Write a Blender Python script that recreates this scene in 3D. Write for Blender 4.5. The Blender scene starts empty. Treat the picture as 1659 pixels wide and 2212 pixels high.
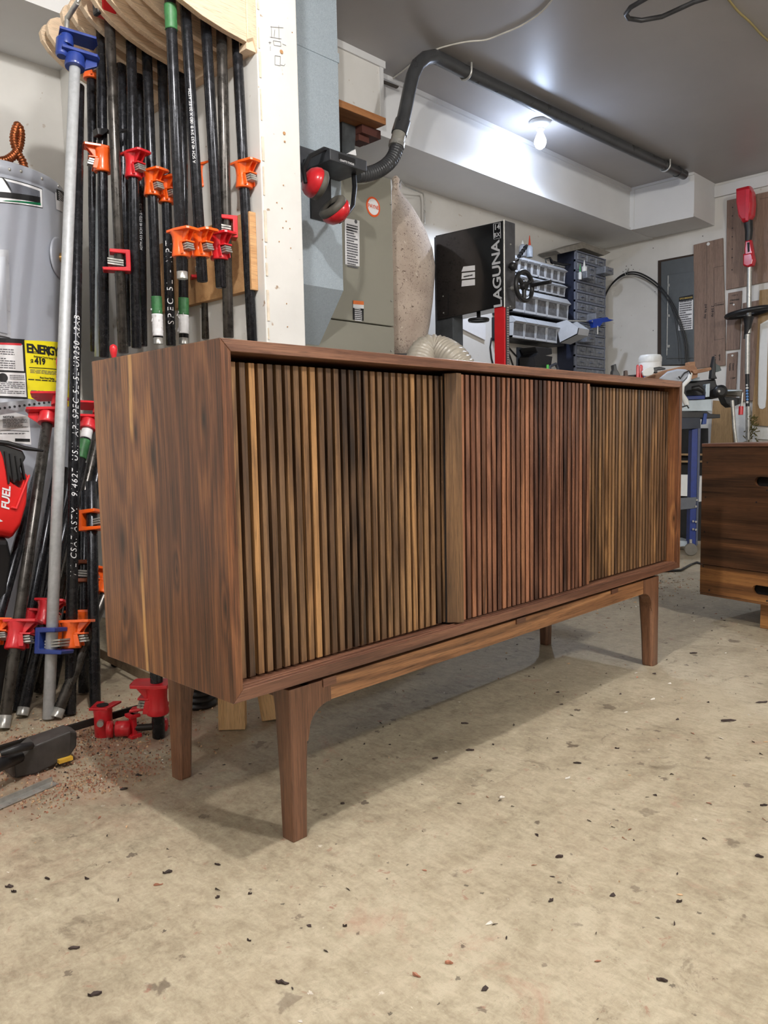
import bpy, bmesh, math, random
from mathutils import Vector, Matrix, noise
random.seed(7)
SC = bpy.context.scene
COL = SC.collection
PI = math.pi
W, H = 1659.0, 2212.0
V = Vector

# ---------------- camera ----------------
F = 1679.2
CAM = V((-0.661, -0.973, 0.6685))
def cam_matrix():
    a, b, c = -0.7975, 1.4785, -0.0198
    return Matrix.Rotation(a, 3, 'Z') @ Matrix.Rotation(b, 3, 'X') @ Matrix.Rotation(c, 3, 'Z')
CM = cam_matrix()
cd = bpy.data.cameras.new('camera'); cam = bpy.data.objects.new('camera', cd); COL.objects.link(cam)
cam.matrix_world = Matrix.Translation(CAM) @ CM.to_4x4()
cd.sensor_fit = 'HORIZONTAL'; cd.sensor_width = 36.0; cd.lens = F / W * 36.0
cd.clip_start = 0.02; cd.clip_end = 60
SC.camera = cam

# ---------------- light and exposure ----------------
SC.view_settings.view_transform = 'Standard'
SC.view_settings.look = 'None'
SC.view_settings.gamma = 1.0
SC.view_settings.use_curve_mapping = False
SC.view_settings.exposure = 1.5
wd = bpy.data.worlds.new('world'); SC.world = wd; wd.use_nodes = True
wd.node_tree.nodes['Background'].inputs[0].default_value = (0.8, 0.85, 1.0, 1)
wd.node_tree.nodes['Background'].inputs[1].default_value = 0.05
def lamp(name, loc, power, col, radius):
    l = bpy.data.lights.new(name, 'POINT'); l.energy = power; l.color = col; l.shadow_soft_size = radius
    o = bpy.data.objects.new(name, l); COL.objects.link(o); o.location = loc
    return o
lamp('ceiling_light_over_corner', (-0.15, -0.25, 2.22), 30, (1.0, 0.975, 0.945), 0.035)
lamp('ceiling_light_left', (-1.65, -0.40, 2.22), 16, (1.0, 0.975, 0.945), 0.035)
lamp('ceiling_light_behind', (0.9, -2.3, 2.22), 54, (1.0, 0.98, 0.95), 0.09)

# ---------------- pixel to place ----------------
def ray(x, y):
    return CM @ V(((x - W/2)/F, -(y - H/2)/F, -1.0))
def at(x, y, X=None, Y=None, Z=None, t=None):
    d = ray(x, y)
    if X is not None: t = (X - CAM.x)/d.x
    elif Y is not None: t = (Y - CAM.y)/d.y
    elif Z is not None: t = (Z - CAM.z)/d.z
    return CAM + d*t

# ---------------- materials ----------------
def s2l(c):
    return tuple(((x/255)/12.92 if x/255 <= 0.04045 else ((x/255+0.055)/1.055)**2.4) for x in c)
def rgba(c): return (c[0], c[1], c[2], 1)
MATS = {}
class NT:
    def __init__(s, m):
        s.m = m; m.use_nodes = True; s.t = m.node_tree; s.b = s.t.nodes['Principled BSDF']
    def n(s, typ, **kw):
        nd = s.t.nodes.new(typ)
        for k, v in kw.items(): setattr(nd, k, v)
        return nd
    def put(s, sock, val):
        if isinstance(val, bpy.types.NodeSocket): s.t.links.new(val, sock)
        elif val is not None: sock.default_value = val
    def math(s, op, a, b=None, c=None, clamp=False):
        nd = s.n('ShaderNodeMath', operation=op); nd.use_clamp = clamp
        s.put(nd.inputs[0], a); s.put(nd.inputs[1], b) if b is not None else None
        if c is not None: s.put(nd.inputs[2], c)
        return nd.outputs[0]
    def vmath(s, op, a, b):
        nd = s.n('ShaderNodeVectorMath', operation=op); s.put(nd.inputs[0], a); s.put(nd.inputs[1], b); return nd.outputs[0]
    def coord(s): return s.n('ShaderNodeTexCoord').outputs['Object']
    def mapping(s, vec, scale=(1,1,1), loc=(0,0,0), rot=(0,0,0)):
        nd = s.n('ShaderNodeMapping'); s.put(nd.inputs[0], vec)
        nd.inputs['Scale'].default_value = scale; nd.inputs['Location'].default_value = loc; nd.inputs['Rotation'].default_value = rot
        return nd.outputs[0]
    def noise(s, vec, scale, detail=3, rough=0.5, dist=0.0, out=0):
        nd = s.n('ShaderNodeTexNoise'); s.put(nd.inputs['Vector'], vec)
        nd.inputs['Scale'].default_value = scale; nd.inputs['Detail'].default_value = detail
        nd.inputs['Roughness'].default_value = rough; nd.inputs['Distortion'].default_value = dist
        return nd.outputs[out]
    def ramp(s, fac, stops):
        nd = s.n('ShaderNodeValToRGB'); s.put(nd.inputs[0], fac)
        e = nd.color_ramp.elements
        while len(e) < len(stops): e.new(0.5)
        for i, (p, c) in enumerate(stops):
            e[i].position = p; e[i].color = rgba(c) if len(c) == 3 else c
        return nd.outputs[0]
    def rng(s, v, a, b, c=0.0, d=1.0):
        nd = s.n('ShaderNodeMapRange'); s.put(nd.inputs[0], v)
        for i, q in enumerate((a, b, c, d)): nd.inputs[i+1].default_value = q
        return nd.outputs[0]
    def mix(s, fac, a, b, mode='MIX'):
        nd = s.n('ShaderNodeMix', data_type='RGBA', blend_type=mode)
        s.put(nd.inputs[0], fac); s.put(nd.inputs[6], a); s.put(nd.inputs[7], b)
        return nd.outputs[2]
    def bump(s, h, strength=0.3, dist=0.002):
        nd = s.n('ShaderNodeBump'); s.put(nd.inputs['Height'], h)
        nd.inputs['Strength'].default_value = strength; nd.inputs['Distance'].default_value = dist
        s.t.links.new(nd.outputs[0], s.b.inputs['Normal'])
    def sep(s, vec):
        nd = s.n('ShaderNodeSeparateXYZ'); s.put(nd.inputs[0], vec); return nd.outputs
def newmat(name):
    m = bpy.data.materials.new(name); return NT(m)
def plain(name, c, rough=0.5, metal=0.0, var=0.12, scale=30, emit=None, coat=0.0, bump=0.0, alpha=None):
    """one colour with a little procedural wear"""
    if name in MATS: return MATS[name]
    q = newmat(name); c = s2l(c)
    n1 = q.noise(q.coord(), scale, 4, 0.6)
    lo = tuple(x*(1-var) for x in c); hi = tuple(min(1, x*(1+var)) for x in c)
    q.put(q.b.inputs['Base Color'], q.ramp(n1, [(0.3, lo), (0.7, hi)]))
    q.b.inputs['Metallic'].default_value = metal
    q.put(q.b.inputs['Roughness'], q.rng(n1, 0.3, 0.7, max(0.03, rough-min(.08, var)), min(1, rough+min(.08, var))))
    if coat: q.b.inputs['Coat Weight'].default_value = coat; q.b.inputs['Coat Roughness'].default_value = 0.15
    if emit: q.b.inputs['Emission Color'].default_value = rgba(s2l(emit[0])); q.b.inputs['Emission Strength'].default_value = emit[1]
    if bump: q.bump(n1, bump, 0.002)
    if alpha is not None:
        q.b.inputs['Alpha'].default_value = alpha
    MATS[name] = q.m; return q.m

def wood(name, cols, grain='Z', scale=1.0, rough=0.38, island=False, ringk=26.0, contrast=1.0, planks=0.0, pax='Y', knots=(), sap=None, streak=0.5, coat=0.15, palette=None):
    """cols: dark, mid, light. grain axis in object space."""
    q = newmat(name); co = q.coord()
    if island:
        ri = q.n('ShaderNodeNewGeometry').outputs['Random Per Island']
        sh = q.n('ShaderNodeCombineXYZ'); q.put(sh.inputs[0], q.math('MULTIPLY', ri, 37.0)); q.put(sh.inputs[1], q.math('MULTIPLY', ri, 91.0)); q.put(sh.inputs[2], q.math('MULTIPLY', ri, 13.0))
        co2 = q.vmath('ADD', co, sh.outputs[0])
    else: co2 = co
    gi = 'XYZ'.index(grain)
    if planks:
        ax = q.sep(co)['XYZ'.index(pax)]
        wob = q.math('MULTIPLY', ax, 1.0/planks)
        fl = q.math('FLOOR', wob)
        wn = q.n('ShaderNodeTexWhiteNoise', noise_dimensions='1D'); q.put(wn.inputs['W'], fl)
        pr = wn.outputs['Value']
        sh = q.n('ShaderNodeCombineXYZ')
        for i in range(3): q.put(sh.inputs[i], q.math('MULTIPLY', pr, (17.0, 29.0, 11.0)[i]))
        co2 = q.vmath('ADD', co2, sh.outputs[0])
    sc = [1.0*scale]*3; sc[gi] = 0.09*scale
    mp = q.mapping(co2, tuple(sc))
    warp = q.noise(mp, 5.0, 2, 0.5, 0.4, out=1)
    wv = q.vmath('SCALE', warp, (0,0,0)); wv.node.inputs['Scale'].default_value = 0.10
    mp2 = q.vmath('ADD', mp, wv)
    b = q.noise(mp2, 5.5, 3, 0.45)
    if knots:
        sx = q.sep(co)
        pa = sx['XYZ'.index(pax)]; pg = sx[gi]
        for (ka, kg, ks) in knots:
            da = q.math('MULTIPLY', q.math('SUBTRACT', pa, ka), 1.0/ks)
            dg = q.math('MULTIPLY', q.math('SUBTRACT', pg, kg), 0.27/ks)
            d2 = q.math('ADD', q.math('MULTIPLY', da, da), q.math('MULTIPLY', dg, dg))
            g = q.math('EXPONENT', q.math('MULTIPLY', d2, -1.0))
            b = q.math('ADD', b, q.math('MULTIPLY', g, 0.13))
            kd = q.math('EXPONENT', q.math('MULTIPLY', d2, -14.0))
            knotacc = kd if 'knotacc' not in locals() else q.math('MAXIMUM', knotacc, kd)
    rings = q.math('SINE', q.math('MULTIPLY', b, ringk*2))
    rings = q.rng(rings, -1, 1, 0, 1)
    fs = [240.0*scale]*3; fs[gi] = 5.0*scale
    fine = q.noise(q.mapping(co2, tuple(fs)), 1.0, 5, 0.6)
    fs2 = [900.0]*3; fs2[gi] = 26.0
    pores = q.noise(q.mapping(co2, tuple(fs2)), 1.0, 2, 0.5)
    big = q.noise(mp2, 2.6, 2, 0.5)
    fine2 = q.noise(q.mapping(co2, tuple(x*(2.6 if i != gi else 1.6) for i, x in enumerate(fs))), 1.0, 3, 0.6)
    f = q.math('ADD', q.math('MULTIPLY', rings, 0.20*contrast), q.math('MULTIPLY', fine, 1.5*streak))
    f = q.math('ADD', f, q.math('MULTIPLY', fine2, 0.9*streak))
    f = q.math('ADD', f, q.math('MULTIPLY', big, 1.0*contrast))
    f = q.math('ADD', f, 0.53 - 0.10*contrast - 0.75*streak - 0.45*streak - 0.5*contrast)
    if planks: f = q.math('ADD', f, q.rng(pr, 0, 1, -0.05, 0.10))
    d, m_, l = [s2l(c) for c in cols]
    colr = q.ramp(f, [(0.08, d), (0.48, m_), (0.92, l)])
    if island:
        pal = palette or [(0.0, (0.62,0.60,0.60)), (0.25, (0.8,0.76,0.74)), (0.5, (1.0,0.95,0.88)), (0.72, (1.25,1.15,0.95)), (0.88, (0.75,0.66,0.62)), (1.0, (1.6,1.45,1.12))]
        tint = q.ramp(ri, [(p, tuple(x/2 for x in c)) for p, c in pal])
        tint2 = q.mix(1.0, tint, (2,2,2,1), 'MULTIPLY'); tint2.node.clamp_result = False
        colr = q.mix(1.0, colr, tint2, 'MULTIPLY')
    if sap:
        sx = q.sep(co); pa = sx['XYZ'.index(pax)]; pg = sx[gi]
        wob = q.math('MULTIPLY', q.math('SUBTRACT', q.noise(q.mapping(co, (1,1,1)), 3.0, 2), 0.5), 0.03)
        tot = None
        for (y0, wdt, z0, z1) in sap:
            dd = q.math('ABSOLUTE', q.math('SUBTRACT', q.math('ADD', pa, wob), y0))
            k = q.rng(dd, wdt, wdt*0.45)
            k = q.math('MULTIPLY', k, q.rng(pg, z0, z0+0.03)); k = q.math('MULTIPLY', k, q.rng(pg, z1+0.03, z1))
            tot = k if tot is None else q.math('MAXIMUM', tot, k)
        colr = q.mix(tot, colr, rgba(s2l((205, 158, 100))))
    if knots: colr = q.mix(knotacc, colr, rgba(s2l((40, 24, 16))))
    dark = q.rng(pores, 0.36, 0.46, 0.62, 1.0)
    colr = q.mix(1.0, colr, dark, 'MULTIPLY')
    q.put(q.b.inputs['Base Color'], colr)
    q.put(q.b.inputs['Roughness'], q.rng(fine, 0.3, 0.7, rough-0.06, rough+0.08))
    q.b.inputs['Coat Weight'].default_value = coat; q.b.inputs['Coat Roughness'].default_value = 0.25
    q.bump(q.math('ADD', q.math('MULTIPLY', fine, 0.6), q.math('MULTIPLY', pores, 0.4)), 0.12, 0.0006)
    MATS[name] = q.m; return q.m

# ---------------- mesh builder ----------------
ORG = {}     # world position of each object's origin
class MB:
    def __init__(s): s.bm = bmesh.new(); s.mi = 0; s.sm = False
    def _f(s, vs):
        try:
            f = s.bm.faces.new(vs); f.material_index = s.mi; f.smooth = s.sm; return f
        except ValueError: return None
    def box(s, a, b, R=None, c=None):
        a = V(a); b = V(b); vs = []
        for z in (a.z, b.z):
            for x, y in ((a.x, a.y), (b.x, a.y), (b.x, b.y), (a.x, b.y)):
                p = V((x, y, z))
                if R is not None: p = R @ (p - V(c)) + V(c)
                vs.append(s.bm.verts.new(p))
        for q in ((3,2,1,0), (4,5,6,7), (0,1,5,4), (1,2,6,5), (2,3,7,6), (3,0,4,7)): s._f([vs[i] for i in q])
        return s
    def prism(s, pts, ext):
        ext = V(ext); pts = [V(p) for p in pts]
        a = [s.bm.verts.new(p) for p in pts]; b = [s.bm.verts.new(p + ext) for p in pts]
        s._f(a); s._f(b[::-1]); n = len(a)
        for i in range(n): s._f([a[(i+1) % n], a[i], b[i], b[(i+1) % n]])
        return s
    def loft(s, rings, cap=True, close=True):
        rs = [[s.bm.verts.new(V(p)) for p in r] for r in rings]; n = len(rs[0])
        for i in range(len(rs)-1):
            for j in range(n if close else n-1):
                s._f([rs[i][j], rs[i][(j+1) % n], rs[i+1][(j+1) % n], rs[i+1][j]])
        if cap: s._f(rs[0][::-1]); s._f(rs[-1])
        return s
    def tube(s, pts, r, seg=12, cap=True):
        pts = [V(p) for p in pts]; n = len(pts)
        rs = r if isinstance(r, (list, tuple)) else [r]*n
        t0 = (pts[1]-pts[0]).normalized(); up = V((0,0,1)) if abs(t0.z) < 0.9 else V((1,0,0))
        u = t0.cross(up).normalized(); rings = []
        for i, p in enumerate(pts):
            if i == 0: t = t0
            elif i == n-1: t = (pts[-1]-pts[-2]).normalized()
            else: t = ((pts[i+1]-p).normalized() + (p-pts[i-1]).normalized()).normalized()
            u = (u - t*u.dot(t)).normalized(); w = t.cross(u)
            rings.append([p + (u*math.cos(a) + w*math.sin(a))*rs[i] for a in [2*PI*k/seg for k in range(seg)]])
        sm = s.sm; s.sm = True; s.loft(rings, False); s.sm = sm
        if cap:
            s._f([s.bm.verts.new(p) for p in rings[0][::-1]]); s._f([s.bm.verts.new(p) for p in rings[-1]])
        return s
    def lathe(s, prof, c=(0,0,0), ax=(0,0,1), seg=32, cap=True, sx=1.0, sy=1.0):
        """prof: (radius, height) along ax from c"""
        ax = V(ax).normalized(); up = V((0,0,1)) if abs(ax.z) < 0.9 else V((1,0,0))
        u = ax.cross(up).normalized(); w = ax.cross(u); c = V(c)
        rings = [[c + ax*h + u*(r*sx*math.cos(2*PI*k/seg)) + w*(r*sy*math.sin(2*PI*k/seg)) for k in range(seg)] for r, h in prof]
        sm = s.sm; s.sm = True; s.loft(rings, False); s.sm = sm
        if cap:
            s._f([s.bm.verts.new(p) for p in rings[0][::-1]]); s._f([s.bm.verts.new(p) for p in rings[-1]])
        return s
    def ball(s, c, r, seg=16, sc=(1,1,1)):
        c = V(c); n = seg//2
        rings = [[c + V((math.sin(PI*i/n)*math.cos(2*PI*k/seg)*r*sc[0], math.sin(PI*i/n)*math.sin(2*PI*k/seg)*r*sc[1], math.cos(PI*i/n)*r*sc[2])) for k in range(seg)] for i in range(n+1)]
        sm = s.sm; s.sm = True; s.loft(rings, False); s.sm = sm; return s
    def mesh(s, me, fn):
        vs = [s.bm.verts.new(fn(v.co)) for v in me.vertices]
        for p in me.polygons: s._f([vs[i] for i in p.vertices])
        return s
    def build(s, name, mat, parent=None, bevel=0.0, seg=2, origin=None, weld=False):
        bm = s.bm
        if weld: bmesh.ops.remove_doubles(bm, verts=bm.verts, dist=1e-5)
        bmesh.ops.recalc_face_normals(bm, faces=bm.faces)
        if parent is not None: o3 = ORG[parent.name]
        elif origin is not None: o3 = V(origin)
        else:
            xs = [v.co for v in bm.verts]
            o3 = V(((min(p.x for p in xs)+max(p.x for p in xs))/2, (min(p.y for p in xs)+max(p.y for p in xs))/2, min(p.z for p in xs)))
        bmesh.ops.translate(bm, verts=bm.verts, vec=-o3)
        me = bpy.data.meshes.new(name); bm.to_mesh(me); bm.free()
        for m in (mat if isinstance(mat, (list, tuple)) else [mat]): me.materials.append(m)
        o = bpy.data.objects.new(name, me); COL.objects.link(o)
        ORG[o.name] = o3
        if parent is not None: o.parent = parent
        else: o.location = o3
        if bevel:
            md = o.modifiers.new('bevel', 'BEVEL'); md.width = bevel; md.segments = seg; md.limit_method = 'ANGLE'; md.angle_limit = 0.7
        return o
def tag(o, label, cat, group=None, kind=None):
    if label: o['label'] = label
    if cat: o['category'] = cat
    if group: o['group'] = group
    if kind: o['kind'] = kind
    return o
def thing(name, loc, label, cat, group=None):
    o = bpy.data.objects.new(name, None); COL.objects.link(o); o.location = loc; o.empty_display_size = 0.05
    ORG[o.name] = V(loc); return tag(o, label, cat, group)
def struct(o): o['kind'] = 'structure'; return o
def textmesh(s, size=1.0, align='CENTER', bold=0.0, shear=0.0, space=1.0):
    cu = bpy.data.curves.new('lettering', 'FONT'); cu.body = s; cu.size = size; cu.align_x = align; cu.align_y = 'CENTER'
    cu.offset = bold; cu.shear = shear; cu.space_character = space; cu.resolution_u = 3
    o = bpy.data.objects.new('lettering', cu); COL.objects.link(o)
    dg = bpy.context.evaluated_depsgraph_get(); dg.update()
    me = bpy.data.meshes.new_from_object(o.evaluated_get(dg))
    bpy.data.objects.remove(o); bpy.data.curves.remove(cu)
    return me
def flat_text(mb, s, size, c, u, v, off=0.0008, **kw):
    u = V(u).normalized(); v = V(v).normalized(); n = u.cross(v)
    me = textmesh(s, size, **kw); c = V(c)
    mb.mesh(me, lambda p: c + u*p.x + v*p.y + n*off); bpy.data.meshes.remove(me)
def quad_text_lines(mb, c, u, v, w, h, rows, seed=0, off=0.0012):
    """rows of tiny illegible print as short dashes"""
    r = random.Random(seed); u = V(u).normalized(); v = V(v).normalized(); n = u.cross(v); c = V(c)
    for i in range(rows):
        y = h*(0.5 - (i+0.5)/rows); x = -w/2
        end = w/2 if r.random() < 0.75 else w*r.uniform(0.0, 0.4)
        while x < end:
            l = r.uniform(0.03, 0.12)*w; x2 = min(end, x+l); t = h/rows*0.28
            ps = [c+u*x+v*(y-t)+n*off, c+u*x2+v*(y-t)+n*off, c+u*x2+v*(y+t)+n*off, c+u*x+v*(y+t)+n*off]
            mb._f([mb.bm.verts.new(p) for p in ps]); x = x2 + 0.018*w

# ---- shared materials ----
WAL = ((54, 35, 28), (110, 74, 57), (158, 114, 88))
M_side = None
M_wal_x = wood('walnut_long_grain', WAL, 'X', 1.0, rough=0.36)
M_wal_z = wood('walnut_upright_grain', ((54,36,28),(104,70,51),(144,102,74)), 'Z', 1.0, rough=0.36)
M_apron = wood('walnut_figured', ((80,52,34),(146,102,68),(192,146,100)), 'X', 1.4, rough=0.32, contrast=1.3)
M_black = plain('black_plastic', (28, 28, 30), 0.42)
M_pipe = plain('black_steel_pipe', (46, 47, 51), 0.26, 0.6, var=0.35, scale=60)
M_pipe2 = plain('worn_black_pipe', (78, 75, 72), 0.3, 0.7, var=0.4, scale=45)
M_steel = plain('bare_steel', (178, 177, 172), 0.34, 0.6, var=0.2, scale=50)
M_galv = plain('galvanised_pipe', (176, 179, 182), 0.5, 0.25, var=0.12, scale=80)
M_orange = plain('orange_paint', (240, 98, 28), 0.32, coat=0.4, var=0.08)
M_red = plain('red_paint', (205, 34, 44), 0.34, coat=0.3, var=0.08)
M_blue = plain('blue_paint', (36, 58, 132), 0.36, coat=0.3, var=0.15)
M_rust = plain('rusty_orange', (120, 58, 26), 0.6, 0.2, var=0.4)
M_maple = wood('maple', ((196,168,138),(218,194,164),(232,212,186)), 'X', 0.9, rough=0.55, contrast=0.35, coat=0, streak=.35)
M_pine = wood('pine', ((176,132,88),(216,178,130),(232,198,152)), 'Z', 1.6, rough=0.6, contrast=1.0, coat=0)
M_pine_x = wood('pine_long', ((150,106,64),(190,144,96),(214,172,124)), 'X', 1.6, rough=0.6, coat=0)
M_white = plain('white_plastic', (225, 226, 224), 0.4, var=0.03)
M_paper = plain('white_label', (226, 226, 228), 0.55, var=0.03)
M_ink = plain('black_ink', (22, 22, 24), 0.6, var=0.02)
M_inkgrey = plain('grey_print', (95, 95, 100), 0.7, var=0.02)
M_green = plain('green_tape', (52, 108, 62), 0.5, var=0.25, scale=90)
M_clear = plain('clear_plastic', (172, 178, 190), 0.22, var=0.2, scale=40, alpha=0.62)

# ================= THE ROOM =================
XR, YB, ZC = 4.826, 2.01, 2.35
XL, YF = -3.0, -3.6
def wallmat(name, c, c2, s=3.0, stain=0.0):
    q = newmat(name); co = q.coord()
    n1 = q.noise(co, s, 4, 0.6); n2 = q.noise(co, 60, 3, 0.6)
    col = q.ramp(n1, [(0.3, s2l(c)), (0.75, s2l(c2))])
    sp = q.rng(q.noise(q.mapping(co, (1,1,1), (4,4,4)), 34, 2, 0.5), 0.72, 0.76, 0.0, stain)
    col = q.mix(sp, col, rgba(s2l((150, 118, 84))))
    q.put(q.b.inputs['Base Color'], col); q.b.inputs['Roughness'].default_value = 0.55
    q.bump(n2, 0.08, 0.002); MATS[name] = q.m; return q.m
M_wall = wallmat('painted_wall', (208, 206, 201), (222, 220, 216), stain=0.35)
M_wallpost = wallmat('painted_drywall_edge', (208, 207, 203), (220, 219, 215), 6, stain=0.8)
M_soffit = wallmat('painted_soffit', (206, 206, 206), (218, 218, 217), 2)
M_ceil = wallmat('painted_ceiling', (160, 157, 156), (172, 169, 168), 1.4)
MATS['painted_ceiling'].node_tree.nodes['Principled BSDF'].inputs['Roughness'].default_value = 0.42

def floor_material():
    q = newmat('concrete_floor'); co = q.coord()
    w1 = q.mapping(co, (1, 2.2, 1), rot=(0, 0, .7)); w2 = q.mapping(co, (1.9, 1, 1), (4, 2, 0), rot=(0, 0, .35))
    a = q.noise(co, 1.1, 3, 0.5); b = q.noise(w1, 6.5, 7, 0.70, 0.7); c = q.noise(w2, 32, 6, 0.72, 0.5); d = q.noise(co, 150, 3, 0.6); e = q.noise(co, 420, 2, .5)
    f = q.math('ADD', q.math('MULTIPLY', a, 0.30), q.math('MULTIPLY', b, 0.32)); f = q.math('ADD', f, q.math('MULTIPLY', c, 0.38)); f = q.math('ADD', f, q.math('MULTIPLY', d, 0.16))
    col = q.ramp(f, [(0.42, s2l((112, 102, 84))), (0.51, s2l((146, 135, 114))), (0.58, s2l((164, 153, 130))), (0.68, s2l((184, 174, 151)))])
    pos = q.sep(co)
    px = q.math('SUBTRACT', pos[0], 0.02); py = q.math('SUBTRACT', pos[1], 0.72)
    dd = q.math('ADD', q.math('MULTIPLY', px, px), q.math('MULTIPLY', q.math('MULTIPLY', py, py), 2.0))
    near = q.math('EXPONENT', q.math('MULTIPLY', dd, -5.0))
    dust = q.math('MULTIPLY', q.rng(q.noise(q.mapping(co, (1,1,1), (9,2,0)), 11, 6, 0.75, 0.5), 0.42, 0.60), q.math('ADD', q.math('MULTIPLY', near, 0.8), 0.04))
    col = q.mix(dust, col, rgba(s2l((160, 122, 102))))
    red = q.rng(q.noise(q.mapping(co, (1,1,1), (1,7,3)), 6.5, 6, 0.75, .6), 0.60, 0.70, 0.0, 0.55)
    col = q.mix(red, col, rgba(s2l((166, 128, 108))))
    red2 = q.rng(q.noise(q.mapping(co, (1,1,1), (11,7,3)), 30, 5, 0.75, .6), 0.63, 0.68, 0.0, 0.6)
    col = q.mix(red2, col, rgba(s2l((150, 104, 86))))
    def spots(scale, loc, size, dens, colr, am):
        nonlocal col
        wv = q.vmath('SCALE', q.noise(co, scale*5, 3, out=1), (0,0,0)); wv.node.inputs['Scale'].default_value = .5/scale
        vo = q.n('ShaderNodeTexVoronoi'); q.put(vo.inputs['Vector'], q.mapping(q.vmath('ADD', co, wv), (1,1,1), loc)); vo.inputs['Scale'].default_value = scale
        rv = q.sep(vo.outputs['Color'])
        sz = q.math('MULTIPLY', q.math('MAXIMUM', q.math('SUBTRACT', rv[0], 1-dens), 0.0), size/dens)
        k = q.rng(q.math('SUBTRACT', sz, vo.outputs['Distance']), 0.0, .05, 0.0, am)
        k = q.math('MULTIPLY', k, q.rng(rv[1], 0, 1, .5, 1))
        col = q.mix(k, col, rgba(s2l(colr)))
    spots(11, (0,0,0), .26, .40, (86, 72, 60), .75)
    spots(26, (3,1,0), .26, .30, (74, 60, 52), .8)
    spots(19, (5,8,0), .16, .18, (146, 96, 80), .7)
    spots(34, (2,6,0), .16, .12, (218, 214, 204), .8)
    spots(60, (7,2,0), .22, .16, (52, 44, 40), .85)
    st = q.rng(q.noise(q.mapping(co, (1,1,1), (5,1,8)), 7, 8, 0.78, 1.6), 0.59, 0.64, 0.0, 0.5)
    col = q.mix(st, col, rgba(s2l((112, 100, 82))))
    wsp = q.rng(q.noise(q.mapping(co, (1,1,1), (8,1,2)), 52, 4, 0.7, 1.0), 0.70, 0.73, 0.0, 0.7)
    col = q.mix(wsp, col, rgba(s2l((204, 198, 184))))
    # fine cracks and scratches
    sc = q.noise(q.mapping(co, (1, 9, 1), (3,3,3), (0,0,.5)), 7, 4, .7, 1.4)
    k = q.rng(q.math('ABSOLUTE', q.math('SUBTRACT', sc, .5)), .004, .0, 0, .4); col = q.mix(k, col, rgba(s2l((98, 86, 72))))
    q.put(q.b.inputs['Base Color'], col)
    q.put(q.b.inputs['Roughness'], q.rng(b, 0.3, 0.7, 0.40, 0.62))
    h = q.math('ADD', q.math('MULTIPLY', c, 0.8), q.math('MULTIPLY', d, 0.35)); h = q.math('ADD', h, q.math('MULTIPLY', e, 0.15))
    q.bump(h, 0.45, 0.004); MATS['floor'] = q.m; return q.m
M_floor = floor_material()
struct(MB().box((XL, YF, -0.08), (XR+0.1, YB+0.1, 0)).build('floor', M_floor, origin=(0,0,0)))
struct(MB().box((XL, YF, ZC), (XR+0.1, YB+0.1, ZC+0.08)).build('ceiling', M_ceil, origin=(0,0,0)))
struct(MB().box((XL, YB, 0), (XR+0.1, YB+0.1, ZC)).build('wall_back', M_wall, origin=(0,0,0)))
struct(MB().box((XR, YF, 0), (XR+0.1, YB, ZC)).build('wall_right', M_wall, origin=(0,0,0)))
struct(MB().box((XL-0.1, YF, 0), (XL, YB+0.1, ZC)).build('wall_left', M_wall, origin=(0,0,0)))
struct(MB().box((XL, YF-0.1, 0), (XR+0.1, YF, ZC)).build('wall_front', M_wall, origin=(0,0,0)))
# partition that carries the clamp rack, its end faces the camera
pw = struct(MB().box((0.70, 0.80, 0), (0.842, YB, ZC)).build('wall_partition', M_wallpost, origin=(0,0,0), bevel=0.004))
pm = MB()
def scribble(pts, w=0.0012, Yp=0.7992):
    for a, b in zip(pts[:-1], pts[1:]):
        p, q = at(a[0], a[1], Y=Yp), at(b[0], b[1], Y=Yp); d = (q-p).normalized(); n = V((d.z, 0, -d.x))*w/2
        pm._f([pm.bm.verts.new(z) for z in (p-n, q-n, q+n, p+n)])
for st in ([(584,58),(612,60)], [(586,56),(587,82)], [(602,55),(603,86)], [(583,80),(608,84)], [(594,64),(592,80)], [(590,88),(606,90)], [(590,88),(592,98)], [(606,90),(607,100)], [(592,98),(607,100)],
           [(594,120),(606,122)], [(594,120),(594,140)], [(594,140),(606,142)], [(606,122),(605,140),(614,142),(616,138)], [(580,92),(586,92)], [(583,89),(583,96)], [(584,100),(584,110)], [(610,95),(618,98)]):
    scribble(st)
pm.build('pencil_marks', M_inkgrey, pw)
hm = MB()
for (x, y, r) in [(608,112,.006),(614,288,.005),(615,306,.003),(598,438,.002),(609,450,.002),(618,478,.002),(611,492,.002),(626,494,.002),(603,522,.002),(628,536,.002),(619,656,.002),(621,706,.002),(612,400,.002),(631,70,.0015)]:
    p = at(x, y, Y=0.799); hm.lathe([(r, 0), (r*0.9, 0.0012)], p, (0,-1,0), 8)
hm.build('screw_holes', plain('bare_gypsum', (176, 134, 92), 0.9), pw)
# strip of torn paper and plaster along the corner
jn = MB()
rr = random.Random(4); zc = 0.9
while zc < 2.3:
    h = rr.uniform(0.02, 0.09); w = rr.uniform(0.001, 0.006)
    jn.box((0.704-w*0.2, 0.7975, zc), (0.706+w, 0.8003, zc+h)); zc += h + rr.uniform(0.0, 0.05)
jn.build('torn_corner_edge', plain('torn_plaster', (216, 204, 186), 0.9, var=0.2), pw)

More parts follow.
